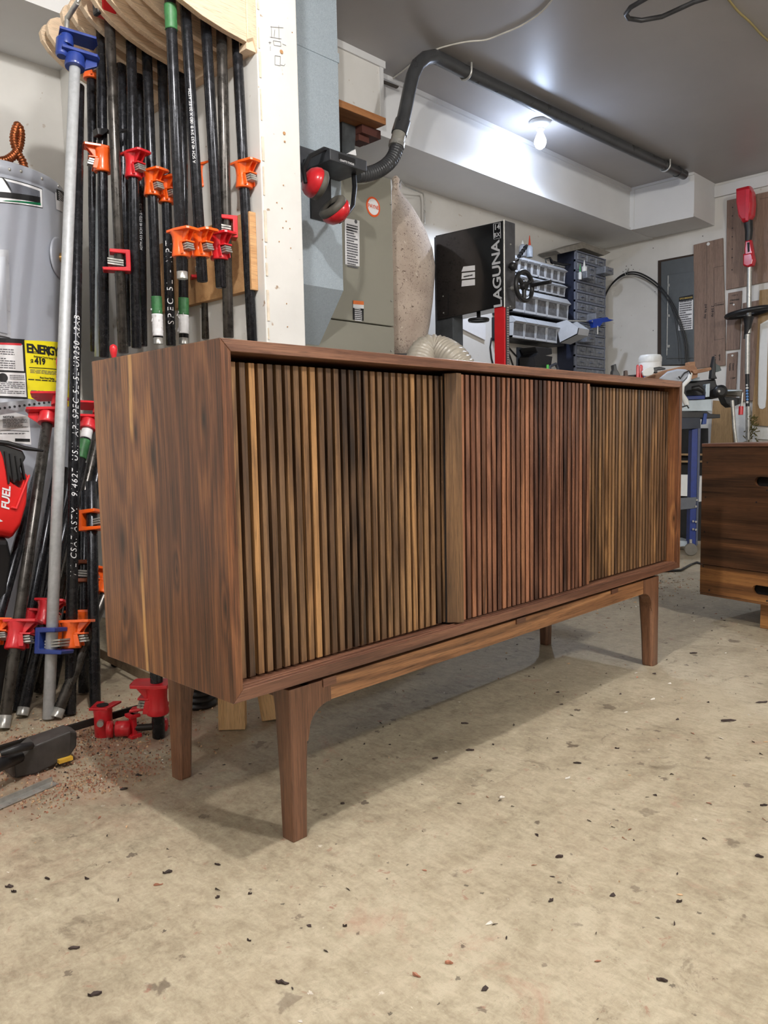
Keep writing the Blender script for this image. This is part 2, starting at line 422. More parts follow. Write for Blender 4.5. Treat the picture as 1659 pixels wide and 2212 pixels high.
# soffit along the back wall
ZS = 2.07
sf = struct(MB().box((XL, 1.63, ZS), (XR, YB, ZC)).build('trim_1', M_soffit, origin=(0,0,0)))
MB().box((XL, 1.618, ZC-0.022), (XR-0.34, 1.63, ZC)).box((XL, 1.622, ZS), (XR-0.34, 1.63, ZS+0.018)).box((3.06,1.627,ZS),(3.064,1.63,ZC)).build('moulding_strip', M_soffit, sf)
s2 = struct(MB().box((XR-0.34, 1.19, ZS+0.005), (XR, 1.63, ZC)).build('trim_2', M_soffit, origin=(0,0,0)))
MB().box((XR-0.352, 1.19, ZC-0.016), (XR-0.34, 1.63, ZC)).box((XR-0.346, 1.19, ZS), (XR-0.34, 1.63, ZS+0.02)).box((XR-0.35, 1.60, ZS), (XR-0.338, 1.63, ZC)).build('moulding_strip', M_soffit, s2)
zb = at(826, 256, Y=1.546).z
s3 = struct(MB().box((0.85, 1.546, zb), (1.966, 1.63, ZC)).build('trim_3', M_wall, origin=(0,0,0)))
MB().box((0.85, 1.536, ZC-0.03), (1.976, 1.546, ZC)).box((1.945, 1.54, zb), (1.966, 1.546, ZC)).build('moulding_strip', M_soffit, s3)
struct(MB().box((XR-0.02, -1.5, 2.255), (XR, 1.19, 2.33)).build('trim_4', M_soffit, origin=(0,0,0), bevel=0.003))

# ================= CREDENZA =================
L, D, Z0, Z1, T = 1.595, 0.411, 0.272, 0.822, 0.0185
cr = thing('credenza', (L/2, D/2, 0), 'long walnut credenza with slatted sliding doors standing on four tapered legs', 'credenza')
def py_(x, y): return at(x, y, X=0.0)
kn = []
ox, oy = L/2, D/2      # object space offset
for (x, y, s) in [(440, 905, .030), (250, 790, .018), (232, 835, .014), (382, 1232, .010), (330, 985, .030), (265, 1170, .035), (300, 1215, .03), (270, 1320, .015), (487, 1312, .012), (293, 935, .02)]:
    p = py_(x, y); kn.append((p.y-oy, p.z, s))
sa = py_(281, 800).y-oy; sb = py_(311, 1330).y-oy
M_side = wood('walnut_side', ((68,42,28),(118,75,49),(168,116,72)), 'Z', 1.0, rough=0.34, planks=0.098, streak=.8, pax='Y', knots=kn,
              sap=[(sa, .0075, .67, .9), (sb, .006, .1, .47)], contrast=1.35, ringk=34)
def mitre(pts, ext, name, mat):
    return MB().prism(pts, ext).build(name, mat, cr, bevel=0.0012)
# side panels (grain upright), top and bottom with mitred corners
mitre([(0,0,Z0),(0,0,Z1),(T,0,Z1-T),(T,0,Z0+T)], (0,D,0), 'side_panel', M_side)
mitre([(L,0,Z0),(L-T,0,Z0+T),(L-T,0,Z1-T),(L,0,Z1)], (0,D,0), 'side_panel', M_side)
mitre([(0,0,Z1),(L,0,Z1),(L-T,0,Z1-T),(T,0,Z1-T)], (0,D,0), 'top_panel', M_wal_x)
b_ = MB().prism([(0,0,Z0),(T,0,Z0+T),(L-T,0,Z0+T),(L,0,Z0)], (0,D,0))
b_.box((T, 0.006, Z0+T), (L-T, 0.010, Z0+T+0.0015)).box((T, 0.0165, Z0+T), (L-T, 0.020, Z0+T+0.002))
b_.build('bottom_panel', M_wal_x, cr, bevel=0.001)
MB().box((T, D-0.012, Z0+T), (L-T, D-0.006, Z1-T)).build('back_panel', M_wal_z, cr)
# slatted sliding doors
PAL_L = [(0.0, (0.92,0.90,0.90)), (0.14, (0.62,0.60,0.60)), (0.28, (1.15,1.10,0.98)), (0.42, (0.66,0.62,0.60)), (0.56, (1.38,1.28,1.08)), (0.7, (0.80,0.77,0.74)), (0.82, (1.55,1.42,1.15)), (0.92, (0.66,0.63,0.63)), (1.0, (1.0,0.95,0.85))]
PAL_M = [(0.0, (0.70,0.64,0.66)), (0.18, (1.10,0.95,0.88)), (0.34, (0.62,0.56,0.58)), (0.5, (0.95,0.82,0.76)), (0.66, (0.62,0.55,0.57)), (0.8, (1.25,1.05,0.90)), (0.9, (0.75,0.66,0.62)), (1.0, (1.8,1.6,1.25))]
M_slat_l = wood('slat_walnut_golden', ((44,32,25),(106,80,58),(164,128,90)), 'Z', 1.7, rough=0.36, contrast=1.5, ringk=34, island=True, palette=PAL_L, streak=0.6, coat=0.1)
M_slat_m = wood('slat_walnut_red', ((38,26,23),(96,67,54),(156,114,88)), 'Z', 1.7, rough=0.36, contrast=1.5, ringk=34, island=True, palette=PAL_M, streak=0.6, coat=0.1)
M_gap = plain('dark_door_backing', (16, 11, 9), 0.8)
def door(x0, x1, yf, zlo, zhi, mat, name_label, pitch=0.01785, sw=0.0112, stile=None):
    dr = MB().box((x0, yf+0.0145, zlo), (x1, yf+0.0195, zhi)).build('door', M_gap, cr)
    tag(dr, name_label, None)
    m = MB(); x = x0 + 0.0008
    if stile: x = stile[1] + 0.0062
    while x + sw <= x1 + 0.0006:
        m.box((x, yf, zlo+0.001), (x+sw, yf+0.0145, zhi-0.001)); x += pitch
    sl = m.build('slats', mat, dr)
    md = sl.modifiers.new('bevel', 'BEVEL'); md.width = 0.0006; md.segments = 1
    if stile:
        a, b = stile
        r1 = [(a, yf+0.014, zlo), (a+0.020, yf-0.009, zlo), (b, yf-0.009, zlo), (b, yf+0.014, zlo)]
        r2 = [(a, yf+0.014, zhi), (a+0.011, yf-0.009, zhi), (b-0.001, yf-0.009, zhi), (b-0.001, yf+0.014, zhi)]
        MB().loft([r1, r2]).build('pull_stile', wood('stile_walnut', ((62,45,32),(108,80,54),(160,122,82)), 'Z', 1.2, rough=0.38), dr, bevel=0.0012)
    return dr
zlo, zhi = Z0+T+0.004, Z1-T-0.010
door(T+0.0175, 0.60, 0.0315, zlo, zhi, M_slat_l, 'left door with golden brown slats, set back')
door(0.542, 1.0990, 0.0125, zlo, Z1-T-0.006, M_slat_m, 'middle door in front with redder slats and an angled pull', stile=(0.541, 0.568))
door(1.06, L-T-0.002, 0.0315, zlo, zhi, M_slat_l, 'right door with narrow looking brown slats, set back')
# legs
def leg(xo, yo, sx, sy):
    """xo,yo: outer corner; sx,sy: inward directions"""
    m = MB(); rings = []; kf = .004 if sy > 0 else 0
    for (z, w, c) in ((0.0, 0.030+kf, 0.005), (0.004, 0.031+kf, 0.006), (0.10, 0.034+kf, 0.0065), (0.215, 0.040+kf, 0.006), (0.262, 0.045+kf*.5, 0.004)):
        P = [(0.0015,0), (w-c, 0), (w, c), (w, w-c), (w-c, w), (c, w), (0, w-c), (0, 0.0015)]
        if sy*sx > 0: pass
        rings.append([(xo+sx*a, yo+sy*b, z) for a, b in P])
    m.loft(rings); o = m.build('leg', M_wal_z, cr, bevel=0.0015)
    # flared block that curves into the rail
    yy0, yy1 = (yo+0.0008, yo+0.030) if sy > 0 else (yo-0.030, yo-0.0008)
    pts = [(xo+sx*0.030, 0.262), (xo+sx*0.093, 0.262), (xo+sx*0.093, 0.222)]
    for k in range(0, 9):
        a = k/8*PI/2; pts.append((xo+sx*(0.093-0.050*math.sin(a)), 0.222-0.042*(1-math.cos(a))))
    pts.append((xo+sx*0.0395, 0.165)); pts.append((xo+sx*0.030, 0.165))
    MB().prism([(x, yy0, z) for x, z in pts], (0, yy1-yy0, 0)).build('leg_block', M_wal_z, cr, bevel=0.001)
IL, IR, FY, BY = 0.116, L-0.113, 0.012, 0.399
leg(IL, FY, 1, 1); leg(IR, FY, -1, 1); leg(IL, BY, 1, -1); leg(IR, BY, -1, -1)
MB().box((IL+0.093, FY+0.002, 0.2225), (IR-0.093, FY+0.024, 0.262)).build('front_rail', M_apron, cr, bevel=0.001)
MB().box((IL+0.093, BY-0.024, 0.2225), (IR-0.093, BY-0.002, 0.262)).build('rear_rail', M_apron, cr, bevel=0.001)
for yy in (IL+0.02, IR-0.02):
    MB().box((yy-0.012, FY+0.03, 0.24), (yy+0.012, BY-0.03, 0.262)).build('cross_rail', M_wal_z, cr)
for a, b, z in ((IL+.074, IL+.104, .2495), (.765, .80, .2525), (1.20, 1.235, .2525)): MB().box((a, FY-.0015, z), (b, FY+.002, .264)).build('rail_clip', M_wal_x, cr)
MB().box((IL+0.01, FY+0.012, 0.262), (IR-0.01, BY-0.012, Z0)).build('shadow_gap_fill', M_gap, cr)  # near-black filler paints in the shadow gap between carcass and rails

# ================= CLAMPS =================
R3 = 0.01335
RIGHT = V((0.697, -0.717, 0)).normalized()
BACK = V((0.713, 0.696, 0)).normalized()
def frame(ax, face):
    ax = V(ax).normalized(); f = V(face); f = (f - ax*f.dot(ax)).normalized(); return ax, f, ax.cross(f)
def jaw(parent, p, ax, face, mat, label, flip=False, s=1.0, name='tail_jaw'):
    """sliding jaw: ring and flared neck round the pipe, pad plate on top, clutch plates in the window"""
    a, f, w = frame(ax, face)
    if flip: a = -a; w = -w
    p = V(p)
    def P(u, v, z): return p + f*(u*s) + w*(v*s) + a*(z*s)
    m = MB()
    m.lathe([(R3*1.02, 0), (.0205*s, 0), (.0215*s, .004*s), (.0198*s, .014*s), (.0185*s, .03*s), (.0195*s, .046*s), (.024*s, .056*s), (R3*1.02, .057*s)], p, a, 24, cap=False)
    pl = [(-.025, -.021), (.006, -.024), (.044, -.021), (.047, -.014), (.047, .014), (.044, .021), (.006, .024), (-.025, .021)]
    m.prism([P(u, v, .0555) for u, v in pl], a*(.0062*s))
    for v in (-.008, .008):
        m.prism([P(.015, v-.002, .026), P(.0175, v-.002, .056), P(.040, v-.002, .056), P(.026, v-.002, .040)], w*(.004*s))
    m.prism([P(.012, -.015, .030), P(.034, -.012, .030), P(.034, .012, .030), P(.012, .015, .030)], a*(.004*s))
    for v in (-.0155, .0125):
        m.prism([P(.006, v, .004), P(.024, v, .004), P(.024, v, .008), P(.019, v, .030), P(.006, v, .030)], w*(.003*s))
    j = m.build(name, mat, parent, bevel=0.0012)
    tag(j, label, None)
    c = MB()
    for k in range(3):
        z = .011 + k*.0055
        c.prism([P(-.004, -.010, z), P(.036-.002*k, -.010, z+.003), P(.036-.002*k, .010, z+.003), P(-.004, .010, z)], a*(.0036*s))
    c.build('clutch_plates', M_steel, j)
    return j
def jaw_open(parent, p, ax, face, mat, label, s=1.0, name='tail_jaw'):
    """sliding jaw seen on its open side: two plates joined by a spine, clutch plates between"""
    a, f, w = frame(ax, face); p = V(p)
    def P(u, v, z): return p + f*(u*s) + w*(v*s) + a*(z*s)
    j = MB().prism([P(-.042,-.020,0), P(.028,-.020,0), P(.028,-.020,.056), P(-.024,-.020,.056), P(-.024,-.020,.047), P(.016,-.020,.045), P(.016,-.020,.011), P(-.044,-.020,.008)], w*(.040*s)).build(name, mat, parent, bevel=.002)
    tag(j, label, None)
    MB().lathe([(R3*1.08,0),(.0195*s,0),(.0195*s,.007*s),(R3*1.08,.007*s)], P(0,0,.046), a, 20, cap=False).build('collar', mat, j)
    c = MB()
    for k in range(3): c.prism([P(-.030, -.022, .016+k*.006), P(.010, -.022, .012+k*.006), P(.010, .010, .012+k*.006), P(-.030, .010, .016+k*.006)], a*(.004*s))
    c.build('clutch_plates', M_steel, j); return j
def thread(m, p, ax, r, ln, pitch=0.004):
    prof = []; h = 0
    while h < ln: prof += [(r*0.82, h), (r, h+pitch*0.5)]; h += pitch
    prof.append((r*0.82, ln)); m.lathe(prof, p, ax, 14)
def screwhead(parent, p, ax, face, mat, label, s=1.0, crank=None, hmat=None, side=1, flip=False):
    """fixed head at the pipe end: collar, pad, screw beside the pipe, crank handle"""
    a, f, w = frame(ax, face); p = V(p)
    if flip: w = -w
    def P(u, v, z): return p + f*(u*s) + w*(v*s) + a*(z*s)
    m = MB()
    m.lathe([(R3*1.02, 0), (.021*s, 0), (.022*s, .006*s), (.020*s, .022*s), (.020*s, .028*s), (R3*1.02, .028*s)], p, a, 24, cap=False)
    m.prism([P(-.030, -.022, .028), P(.044, -.022, .028), P(.050, -.012, .028), P(.050, .012, .028), P(.044, .022, .028), P(-.030, .022, .028)], a*(.007*s))
    m.prism([P(.018, -.004, .0), P(.022, -.004, .028), P(.046, -.004, .028), P(.046, -.004, .018)], w*(.008*s))
    m.lathe([(.010*s, 0), (.0135*s, .004*s), (.0135*s, .04*s), (.010*s, .045*s)], P(-.028, 0, .018), a, 18)
    h = m.build('screw_head', mat, parent, bevel=0.0012); tag(h, label, None)
    # sliding pad above the fixed plate
    g = MB(); g.prism([P(-.036, -.020, .070), P(.040, -.022, .070), P(.046, 0, .070), P(.040, .022, .070), P(-.036, .020, .070)], a*(.006*s))
    g.lathe([(.015*s, 0), (.016*s, .006*s), (.014*s, .024*s)], P(-.020, 0, .046), a, 18)
    g.build('sliding_pad', mat, parent, bevel=0.001)
    sc = MB(); thread(sc, P(-.020, 0, .03), a, .0058*s, .085*s); sc.build('screw', M_steel, parent)
    if crank is not None:
        c = V(crank[0]); k = MB(); e = P(-.020, 0, .112)
        k.tube([e, e+(c-e)*0.5, c], .0055*s, 10); k.build('crank_arm', hmat or mat, parent)
        kd = (V(crank[1])-c); n = kd.normalized(); ln = kd.length
        MB().lathe([(.004, 0), (.0055, .1*ln), (.0045, .25*ln), (.0085, .62*ln), (.0100, .80*ln), (.008, .94*ln), (.002, ln)], c, n, 16).build('crank_handle', hmat or mat, parent)
    return h
def pipe(parent, a, b, mat, r=R3, name='pipe', bare=0.0, collar=None):
    r = r*1.06
    a = V(a); b = V(b); d = (b-a).normalized(); ln = (b-a).length
    o = MB().lathe([(r*0.86, 0), (r, .002), (r, ln-.002), (r*0.86, ln)], a, d, 20).build(name, mat, parent)
    if bare: MB().lathe([(r*1.005, 0), (r*1.005, bare), (r*0.9, bare+.0005)], a + d*(-.0005), d, 20).build('bare_thread', M_steel, parent)
    return o
def band(parent, a, b, z0, z1, mat, name, r=R3):
    a = V(a); b = V(b); d = (b-a).normalized(); rg = random.Random(int(z0*1000)); prof = []
    n = 14
    for i in range(n+1):
        prof.append((r*1.07+0.0006+rg.random()*0.0012, z0+(z1-z0)*i/n))
    MB().lathe([(r, z0)] + prof + [(r, z1)], a, d, 20).build(name, mat, parent)
def pipe_print(parent, a, b, s, size, start, cc=RIGHT, mat=None, up=True, ang=0.0, **kw):
    """stencilled lettering wrapped on the pipe, running along it"""
    a = V(a); b = V(b); d = (b-a).normalized()
    if not up: a, d = b, -d
    tocam = (CAM - (a+b)/2); tocam = (tocam - d*tocam.dot(d)).normalized()
    tocam = Matrix.Rotation(ang, 3, d) @ tocam
    side = tocam.cross(d)         # up direction of the letters
    me = textmesh(s, size, align='LEFT', **kw); m = MB(); r = R3*1.06+0.0004
    def fn(p):
        th = p.y/r
        return a + d*(start + p.x) + (tocam*math.cos(th) + side*math.sin(th))*r
    m.mesh(me, fn); m.build('stencil_print', mat or M_paper, parent); bpy.data.meshes.remove(me)
def ext_line(p0, p1, Z):
    d = p1-p0; return p0 + d*((Z-p0.z)/d.z)
def on_line(a, b, y, x):
    """point on the axis a-b whose projection is nearest image row y"""
    lo, hi = 0.0, 1.0
    def yy(t):
        q = CM.transposed() @ (a+(b-a)*t - CAM); return H/2 - F*q.y/(-q.z)
    best = min((abs(yy(k/400)-y), k/400) for k in range(401))[1]
    return a+(b-a)*best
HANG = [
 # key, top px, bottom px, Y, material, jaws[(base row, colour, face sign, flip)], label
 ('1', (370,60), (394,602), .852, M_pipe, [(557,'o',1,0)], 'black pipe clamp hanging nearest the camera with green tape at its top', 'g', 1),
 ('2', (402,45), (437.5,609), .852, M_pipe, [(557,'o',1,0)], 'black pipe clamp with fine white print and orange jaw, second in the front row'),
 ('3', (446,75), (477.5,622), .852, M_pipe, [(562,'r',1,0)], 'hanging pipe clamp with a red tail jaw close above its lower end'),
 ('4', (478.5,84), (493.6,730), .852, M_pipe2, [(516,'r',1,1)], 'brownish hanging pipe clamp with an upturned red jaw showing two silver clutch plates'),
 ('5', (512,98), (545,738), .852, M_pipe, [(408,'o',1,0)], 'glossy black pipe clamp hanging closest to the bare wall with one orange jaw high up'),
 ('6', (439,108), (446,733), 1.10, M_pipe2, [(408,'o',1,0),(604,'r',-1,1)], 'rough dark pipe clamp hanging behind with an orange jaw and a lower red jaw'),
 ('7', (394,180), (397,743), 1.10, M_pipe, [], 'hanging pipe with torn green and white tape below the shorter orange-jawed pipe', 'gw', 0),
 ('8', (350,135), (369.6,747), 1.10, M_pipe, [(439,'o',1,0)], 'hanging pipe clamp with large white stencilled letters running down it'),
 ('9', (316.5,105), (342,743), 1.10, M_pipe, [(424,'o',1,0)], 'hanging pipe clamp with an orange jaw and peeling green tape near its lower end', 'gw', 0),
 ('10', (283,84), (295,752), 1.10, M_pipe, [(386,'r',1,0)], 'hanging pipe clamp with a red jaw high up, left of the taped pipes'),
 ('11', (236.6,50), (266.5,763), 1.10, M_pipe2, [(589,'r',-1,1)], 'long hanging pipe clamp with a boxy red jaw turned upside down'),
 ('12', (219,110), (225,772), 1.17, M_pipe, [(373,'o',-1,0)], 'narrow looking hanging pipe clamp with an orange jaw seen edge on'),
 ('13', (262,90), (272,748), 1.20, M_pipe, [], 'plain black hanging pipe in the back row behind the red-jawed clamps'),
 ('14', (300,130), (308,748), 1.20, M_pipe, [], 'black hanging pipe with a line of tiny white print in the back row'),
 ('15', (198,180), (206,760), 1.30, M_pipe, [(172,'o',1,0)], 'black pipe clamp hanging at the far end of the rack with a dirty orange head'),
]
JM = {'o': (M_orange, 'orange tail jaw'), 'r': (M_red, 'red tail jaw')}
for h in HANG:
    top, bot, Y = at(*h[1], Y=h[3]), at(*h[2], Y=h[3]), h[3]
    top = ext_line(bot, top, 1.93)
    t_ = thing('pipe_clamp', (bot.x, bot.y, bot.z), h[6], 'clamp', 'pipe clamps hanging from the wooden rack')
    pipe(t_, bot, top, h[4], bare=0.018 if h[0] in '179' else 0.0)
    dz = (top-bot).normalized()
    for (row, c, sg, fl) in h[5]:
        q = on_line(bot, top, row, 0)
        mt, lb = JM[c]
        if fl: jaw_open(t_, q, dz, RIGHT*.9 + BACK*.3, mt, lb, s=1.05)
        else: jaw(t_, q, dz, (RIGHT*0.85 - BACK*0.6) if sg > 0 else (-RIGHT - BACK*0.5), mt, lb, s=1.12)
    # fixed head resting on the rack arms
    m = MB(); m.lathe([(R3, 0), (.021, 0), (.023, .02), (.02, .03)], top - dz*0.02, dz, 18)
    m.prism([top+V((-.03,-.035,.0)), top+V((.03,-.035,.0)), top+V((.03,.035,.0)), top+V((-.03,.035,.0))], (0,0,.008))
    m.build('fixed_head', M_orange if h[0] not in '3479' else M_red, t_, bevel=0.001)
    if len(h) > 7:
        ln = (top-bot).length
        if h[7] == 'gw':
            band(t_, bot, top, .022 if h[0]=='9' else .03, .085, M_paper, 'torn_tape'); band(t_, bot, top, .085, .135, M_green, 'green_tape')
            # curling shreds of tape
            sm = MB(); rg = random.Random(int(h[0]))
            for k in range(9):
                z = .03 + k*.008; an = rg.uniform(-1.2, 1.2); o_ = (RIGHT*math.sin(an) - BACK*math.cos(an))*(R3+.001)
                p = bot + dz*z + o_; q2 = p + o_.normalized()*rg.uniform(.003,.007) + V((0,0,rg.uniform(-.010,.008)))
                sm.prism([p, q2, q2+dz*.004, p+dz*.007], RIGHT*.0008)
            sm.build('tape_shreds', M_paper, t_)
        else: 
            q = on_line(bot, top, 38, 0); band(t_, bot, top, (q-bot).length-.03, (q-bot).length+.03, M_green, 'green_tape')
    if h[0] == '8': pipe_print(t_, bot, top, 'SPEC 5L - NPT', .026, .06, ang=0.2, up=True, space=1.5)
    if h[0] == '2': pipe_print(t_, bot, top, 'A SCH 40 A53 3/4 B .083 X 20 FT ASTM', .011, .30, ang=-0.1)
    if h[0] == '14': pipe_print(t_, bot, top, 'ASTM A53 SCH 40 STD 3/4 .113', .010, .28, ang=0)
# pale aluminium bar hanging among them
t = MB().prism([at(212,300,Y=1.24), at(217,300,Y=1.24), at(214,770,Y=1.24), at(208,770,Y=1.24)], (0,.012,0))
tag(t.build('aluminium_bar', plain('aluminium', (176,184,184), .35, .7)), 'thin pale aluminium bar hanging between the black pipes at the left', 'metal bar')

# ---- wooden clamp rack ----
rk = thing('clamp_rack', (0.68, 1.1, 1.74), 'light maple clamp rack with rows of curved arms high on the partition wall', 'rack')
arm_prof = [(.668,1.738),(.60,1.745),(.53,1.757),(.47,1.775),(.42,1.798),(.385,1.822),(.366,1.845),(.362,1.868),(.372,1.888),(.392,1.900),(.43,1.905),(.50,1.90),(.58,1.895),(.668,1.90)]
for Y in (.803, .893, .945, 1.005, 1.062, 1.122, 1.185, 1.232, 1.33, 1.375):
    tp = (1.078 if False else 0)
    MB().prism([(x, Y, z) for x, z in arm_prof], (0, .018, 0)).build('arm', M_maple, rk, bevel=0.0012)
MB().box((.668, .806, 1.722), (.70, 1.42, 2.0)).build('backing_board', M_maple, rk, bevel=0.001)
gz = 1.725
MB().prism([(.668,.835,gz+.01),(.70,.835,gz-.006),(.70,.800,gz-.006),(.688,.799,gz+.03),(.672,.799,gz+.06),(.668,.80,gz+.02)], (0,0,.20)).build('end_cap', M_maple, rk, bevel=0.001)
a0 = at(556,457,X=.698); a1 = at(566,625,X=.698)
bb = MB().box((.678, .832, a1.z), (.70, 1.36, a0.z)).build('backer_board', M_pine_x, bevel=0.001)
tag(bb, 'bare wooden backer board screwed low on the partition behind the hanging pipes', 'board')

# ---- pipe clamps leaning on the floor ----
def foot(x, y): return at(x, y, Z=0.0)
def lean(key, fpx, tpx, Y, mat, label, bare=0):
    f_, tp = foot(*fpx), at(*tpx, Y=Y); d = (tp-f_).normalized()
    f_ = f_ + V((0,0,R3*math.sqrt(max(0,1-d.z*d.z))+0.0005)); t_ = thing('pipe_clamp', (f_.x, f_.y, 0), label, 'clamp', 'pipe clamps leaning in the corner by the water heater')
    pipe(t_, f_, tp, mat, bare=bare); return t_, f_, tp, (tp-f_).normalized()
t_, f_, tp, d = lean('L1', (105,1556), (162,140), 1.13, M_galv, 'tall galvanised pipe clamp with blue heads leaning in front of the black ones')
screwhead(t_, tp - d*.01, d, RIGHT*0.9+BACK*0.5, M_blue, 'blue screw head', 1.2, crank=(tp+V((-.03,-.03,.135))+RIGHT*.03, tp+V((-.01,-.03,.22))+RIGHT*.05), hmat=M_steel)
jaw_open(t_, on_line(f_, tp, 1411, 0), d, -RIGHT*.9+BACK*.3, M_blue, 'blue tail jaw', s=1.15)
t_, f_, tp, d = lean('L2', (152,1546), (171,185), 1.20, M_pipe, 'tall black pipe clamp with white stencilled print leaning just right of the galvanised one')
pipe_print(t_, f_, tp, 'V L CSA7 ASTM   9/4627  US//  API SPEC 5L-5L-UR250 A2AB', .0215, .34, ang=0.25, space=1.25, shear=0.2)
jaw(t_, on_line(f_, tp, 1400, 0), d, RIGHT, M_orange, 'orange tail jaw', s=1.15)
t_, f_, tp, d = lean('L3', (8,1578), (103,905), 1.16, M_pipe2, 'worn steel pipe clamp leaning left of the galvanised one with a bright red cranked head', bare=.03)
screwhead(t_, tp-d*.015, d, -RIGHT, M_red, 'red screw head', 1.15, crank=(tp+d*.13+RIGHT*.012, tp+d*.19+RIGHT*.014-BACK*.01), flip=True)
jaw(t_, on_line(f_, tp, 1402, 0), d, RIGHT, M_red, 'red tail jaw', s=1.15)
t_, f_, tp, d = lean('L4', (-75,1600), (92,990), 1.24, M_pipe, 'black pipe clamp crossing behind the worn steel one towards the lower left edge')
jaw(t_, on_line(f_, tp, 1392, 0), d, RIGHT, M_orange, 'orange tail jaw')
t_, f_, tp, d = lean('L5', (48,1551), (192,915), 1.22, M_pipe, 'black pipe clamp with green tape and a red head leaning behind the stencilled pipe', bare=.02)
band(t_, f_, tp, (tp-f_).length-.115, (tp-f_).length-.055, M_green, 'green_tape'); band(t_, f_, tp, (tp-f_).length-.05, (tp-f_).length-.02, M_paper, 'white_tape')
screwhead(t_, tp-d*.02, d, -RIGHT, M_red, 'dark red screw head', 1.1, crank=(tp+d*.12+RIGHT*.05, tp+d*.13+RIGHT*.10))
jaw(t_, on_line(f_, tp, 1352, 0), d, RIGHT, M_red, 'red tail jaw', s=1.1)
t_, f_, tp, d = lean('L11', (27,1540), (128,1000), 1.20, M_pipe, 'black pipe clamp leaning in the shadow between the worn steel and galvanised ones')
jaw(t_, on_line(f_, tp, 1372, 0), d, RIGHT, M_red, 'red tail jaw', s=1.1)
t_, f_, tp, d = lean('L7', (80,1500), (214,935), 1.20, M_pipe2, 'steel pipe clamp leaning steeply beside the green-taped one')
t_, f_, tp, d = lean('L7b', (112,1490), (226,958), 1.18, M_pipe, 'black pipe clamp with faint print nearest the credenza in the leaning bunch')
jaw(t_, on_line(f_, tp, 1394, 0), d, RIGHT, M_orange, 'orange tail jaw')
t_, f_, tp, d = lean('L6', (122,1556), (268,1180), 1.0, M_pipe2, 'dull black pipe clamp slanting strongly behind the credenza corner in front of the others', bare=.022)
jaw(t_, on_line(f_, tp, 1285, 0), d, -RIGHT, M_orange, 'orange tail jaw', s=1.1)
t_, f_, tp, d = lean('L8', (206,1532), (197,1040), 1.02, M_pipe, 'upright black pipe clamp with a bright orange C-shaped jaw beside the credenza edge')
jaw_open(t_, on_line(f_, tp, 1147, 0), d, -RIGHT*.9+BACK*.3, M_orange, 'orange tail jaw', s=1.0)
t_, f_, tp, d = lean('L9', (181,1500), (186,1060), 1.16, M_pipe, 'upright black pipe clamp with a rusty open jaw in the dark behind the orange-jawed one')
jaw_open(t_, on_line(f_, tp, 1258, 0), d, RIGHT*.9+BACK*.3, M_rust, 'rusty tail jaw', s=1.1)
jaw(t_, on_line(f_, tp, 1372, 0), d, -RIGHT, M_orange, 'orange tail jaw', s=1.1)
t_, f_, tp, d = lean('L10', (343,1594), (335,1390), .60, M_pipe, 'short black pipe clamp standing upright behind the rear left leg with a red jaw')
jaw(t_, on_line(f_, tp, 1541, 0), d, -RIGHT, M_red, 'red tail jaw', s=1.2)
pa = on_line(f_, tp, 1530, 0); MB().prism([pa+RIGHT*.02+V((0,0,.008)), pa+RIGHT*.02, pa-RIGHT*.066+V((0,0,-.010)), pa-RIGHT*.066+V((0,0,-.004))], BACK*.026-V((0,0,0))).build('long_pad', M_red, t_, bevel=.002)
t_, f_, tp, d = lean('L12', (250,1440), (246,790), 1.0, M_pipe, 'pipe clamp behind the credenza with only its red crank knob showing above')
k0 = at(246, 772, Y=1.0); k1 = at(243, 749, Y=1.0)
MB().lathe([(.006,-.05),(.006,0),(.0085,.010),(.0105,.022),(.009,.030),(.003,.034)], k0, (0,0,1), 16).build('crank_handle', M_red, t_)

# small extras on the rack
o_ = MB().box(at(219,-6,Y=1.06)+V((0,0,-.03)), at(252,-6,Y=1.06)+V((0,.05,.03))).build('red_clamp_head', M_red, bevel=.006); tag(o_, 'bit of a red clamp head showing on top of the wooden rack arms', 'clamp')
o_ = MB().box(at(209,0,Y=1.07)+V((0,0,-.03)), at(220,0,Y=1.07)+V((0,.03,.03))).build('black_grip', M_black, bevel=.006); tag(o_, 'black grip end beside the red head on top of the rack arms', 'clamp')
t2_ = thing('small_bar_clamp', tuple(at(240,283,Y=1.15)), 'small black clamp jaw sticking out behind the left hanging pipes', 'clamp')
MB().prism([at(x,y,Y=1.14) for x,y in ((210,275),(234,278),(234,284),(222,292),(212,290))], (0,.03,0)).build('fixed_jaw', M_black, t2_, bevel=.002)
MB().prism([at(x,y,Y=1.14) for x,y in ((234,279),(277,277),(276,283),(262,285),(258,289),(234,284))], (0,.02,0)).build('moving_jaw', M_black, t2_, bevel=.002)
t_, f_, tp, d = lean('L13', (66,1480), (140,1010), 1.32, M_pipe, 'black pipe clamp deep in the leaning bunch directly behind the galvanised pipe')
t_, f_, tp, d = lean('L14', (160,1440), (183,1000), 1.36, M_pipe, 'black pipe clamp farthest back in the leaning bunch right of the stencilled pipe')
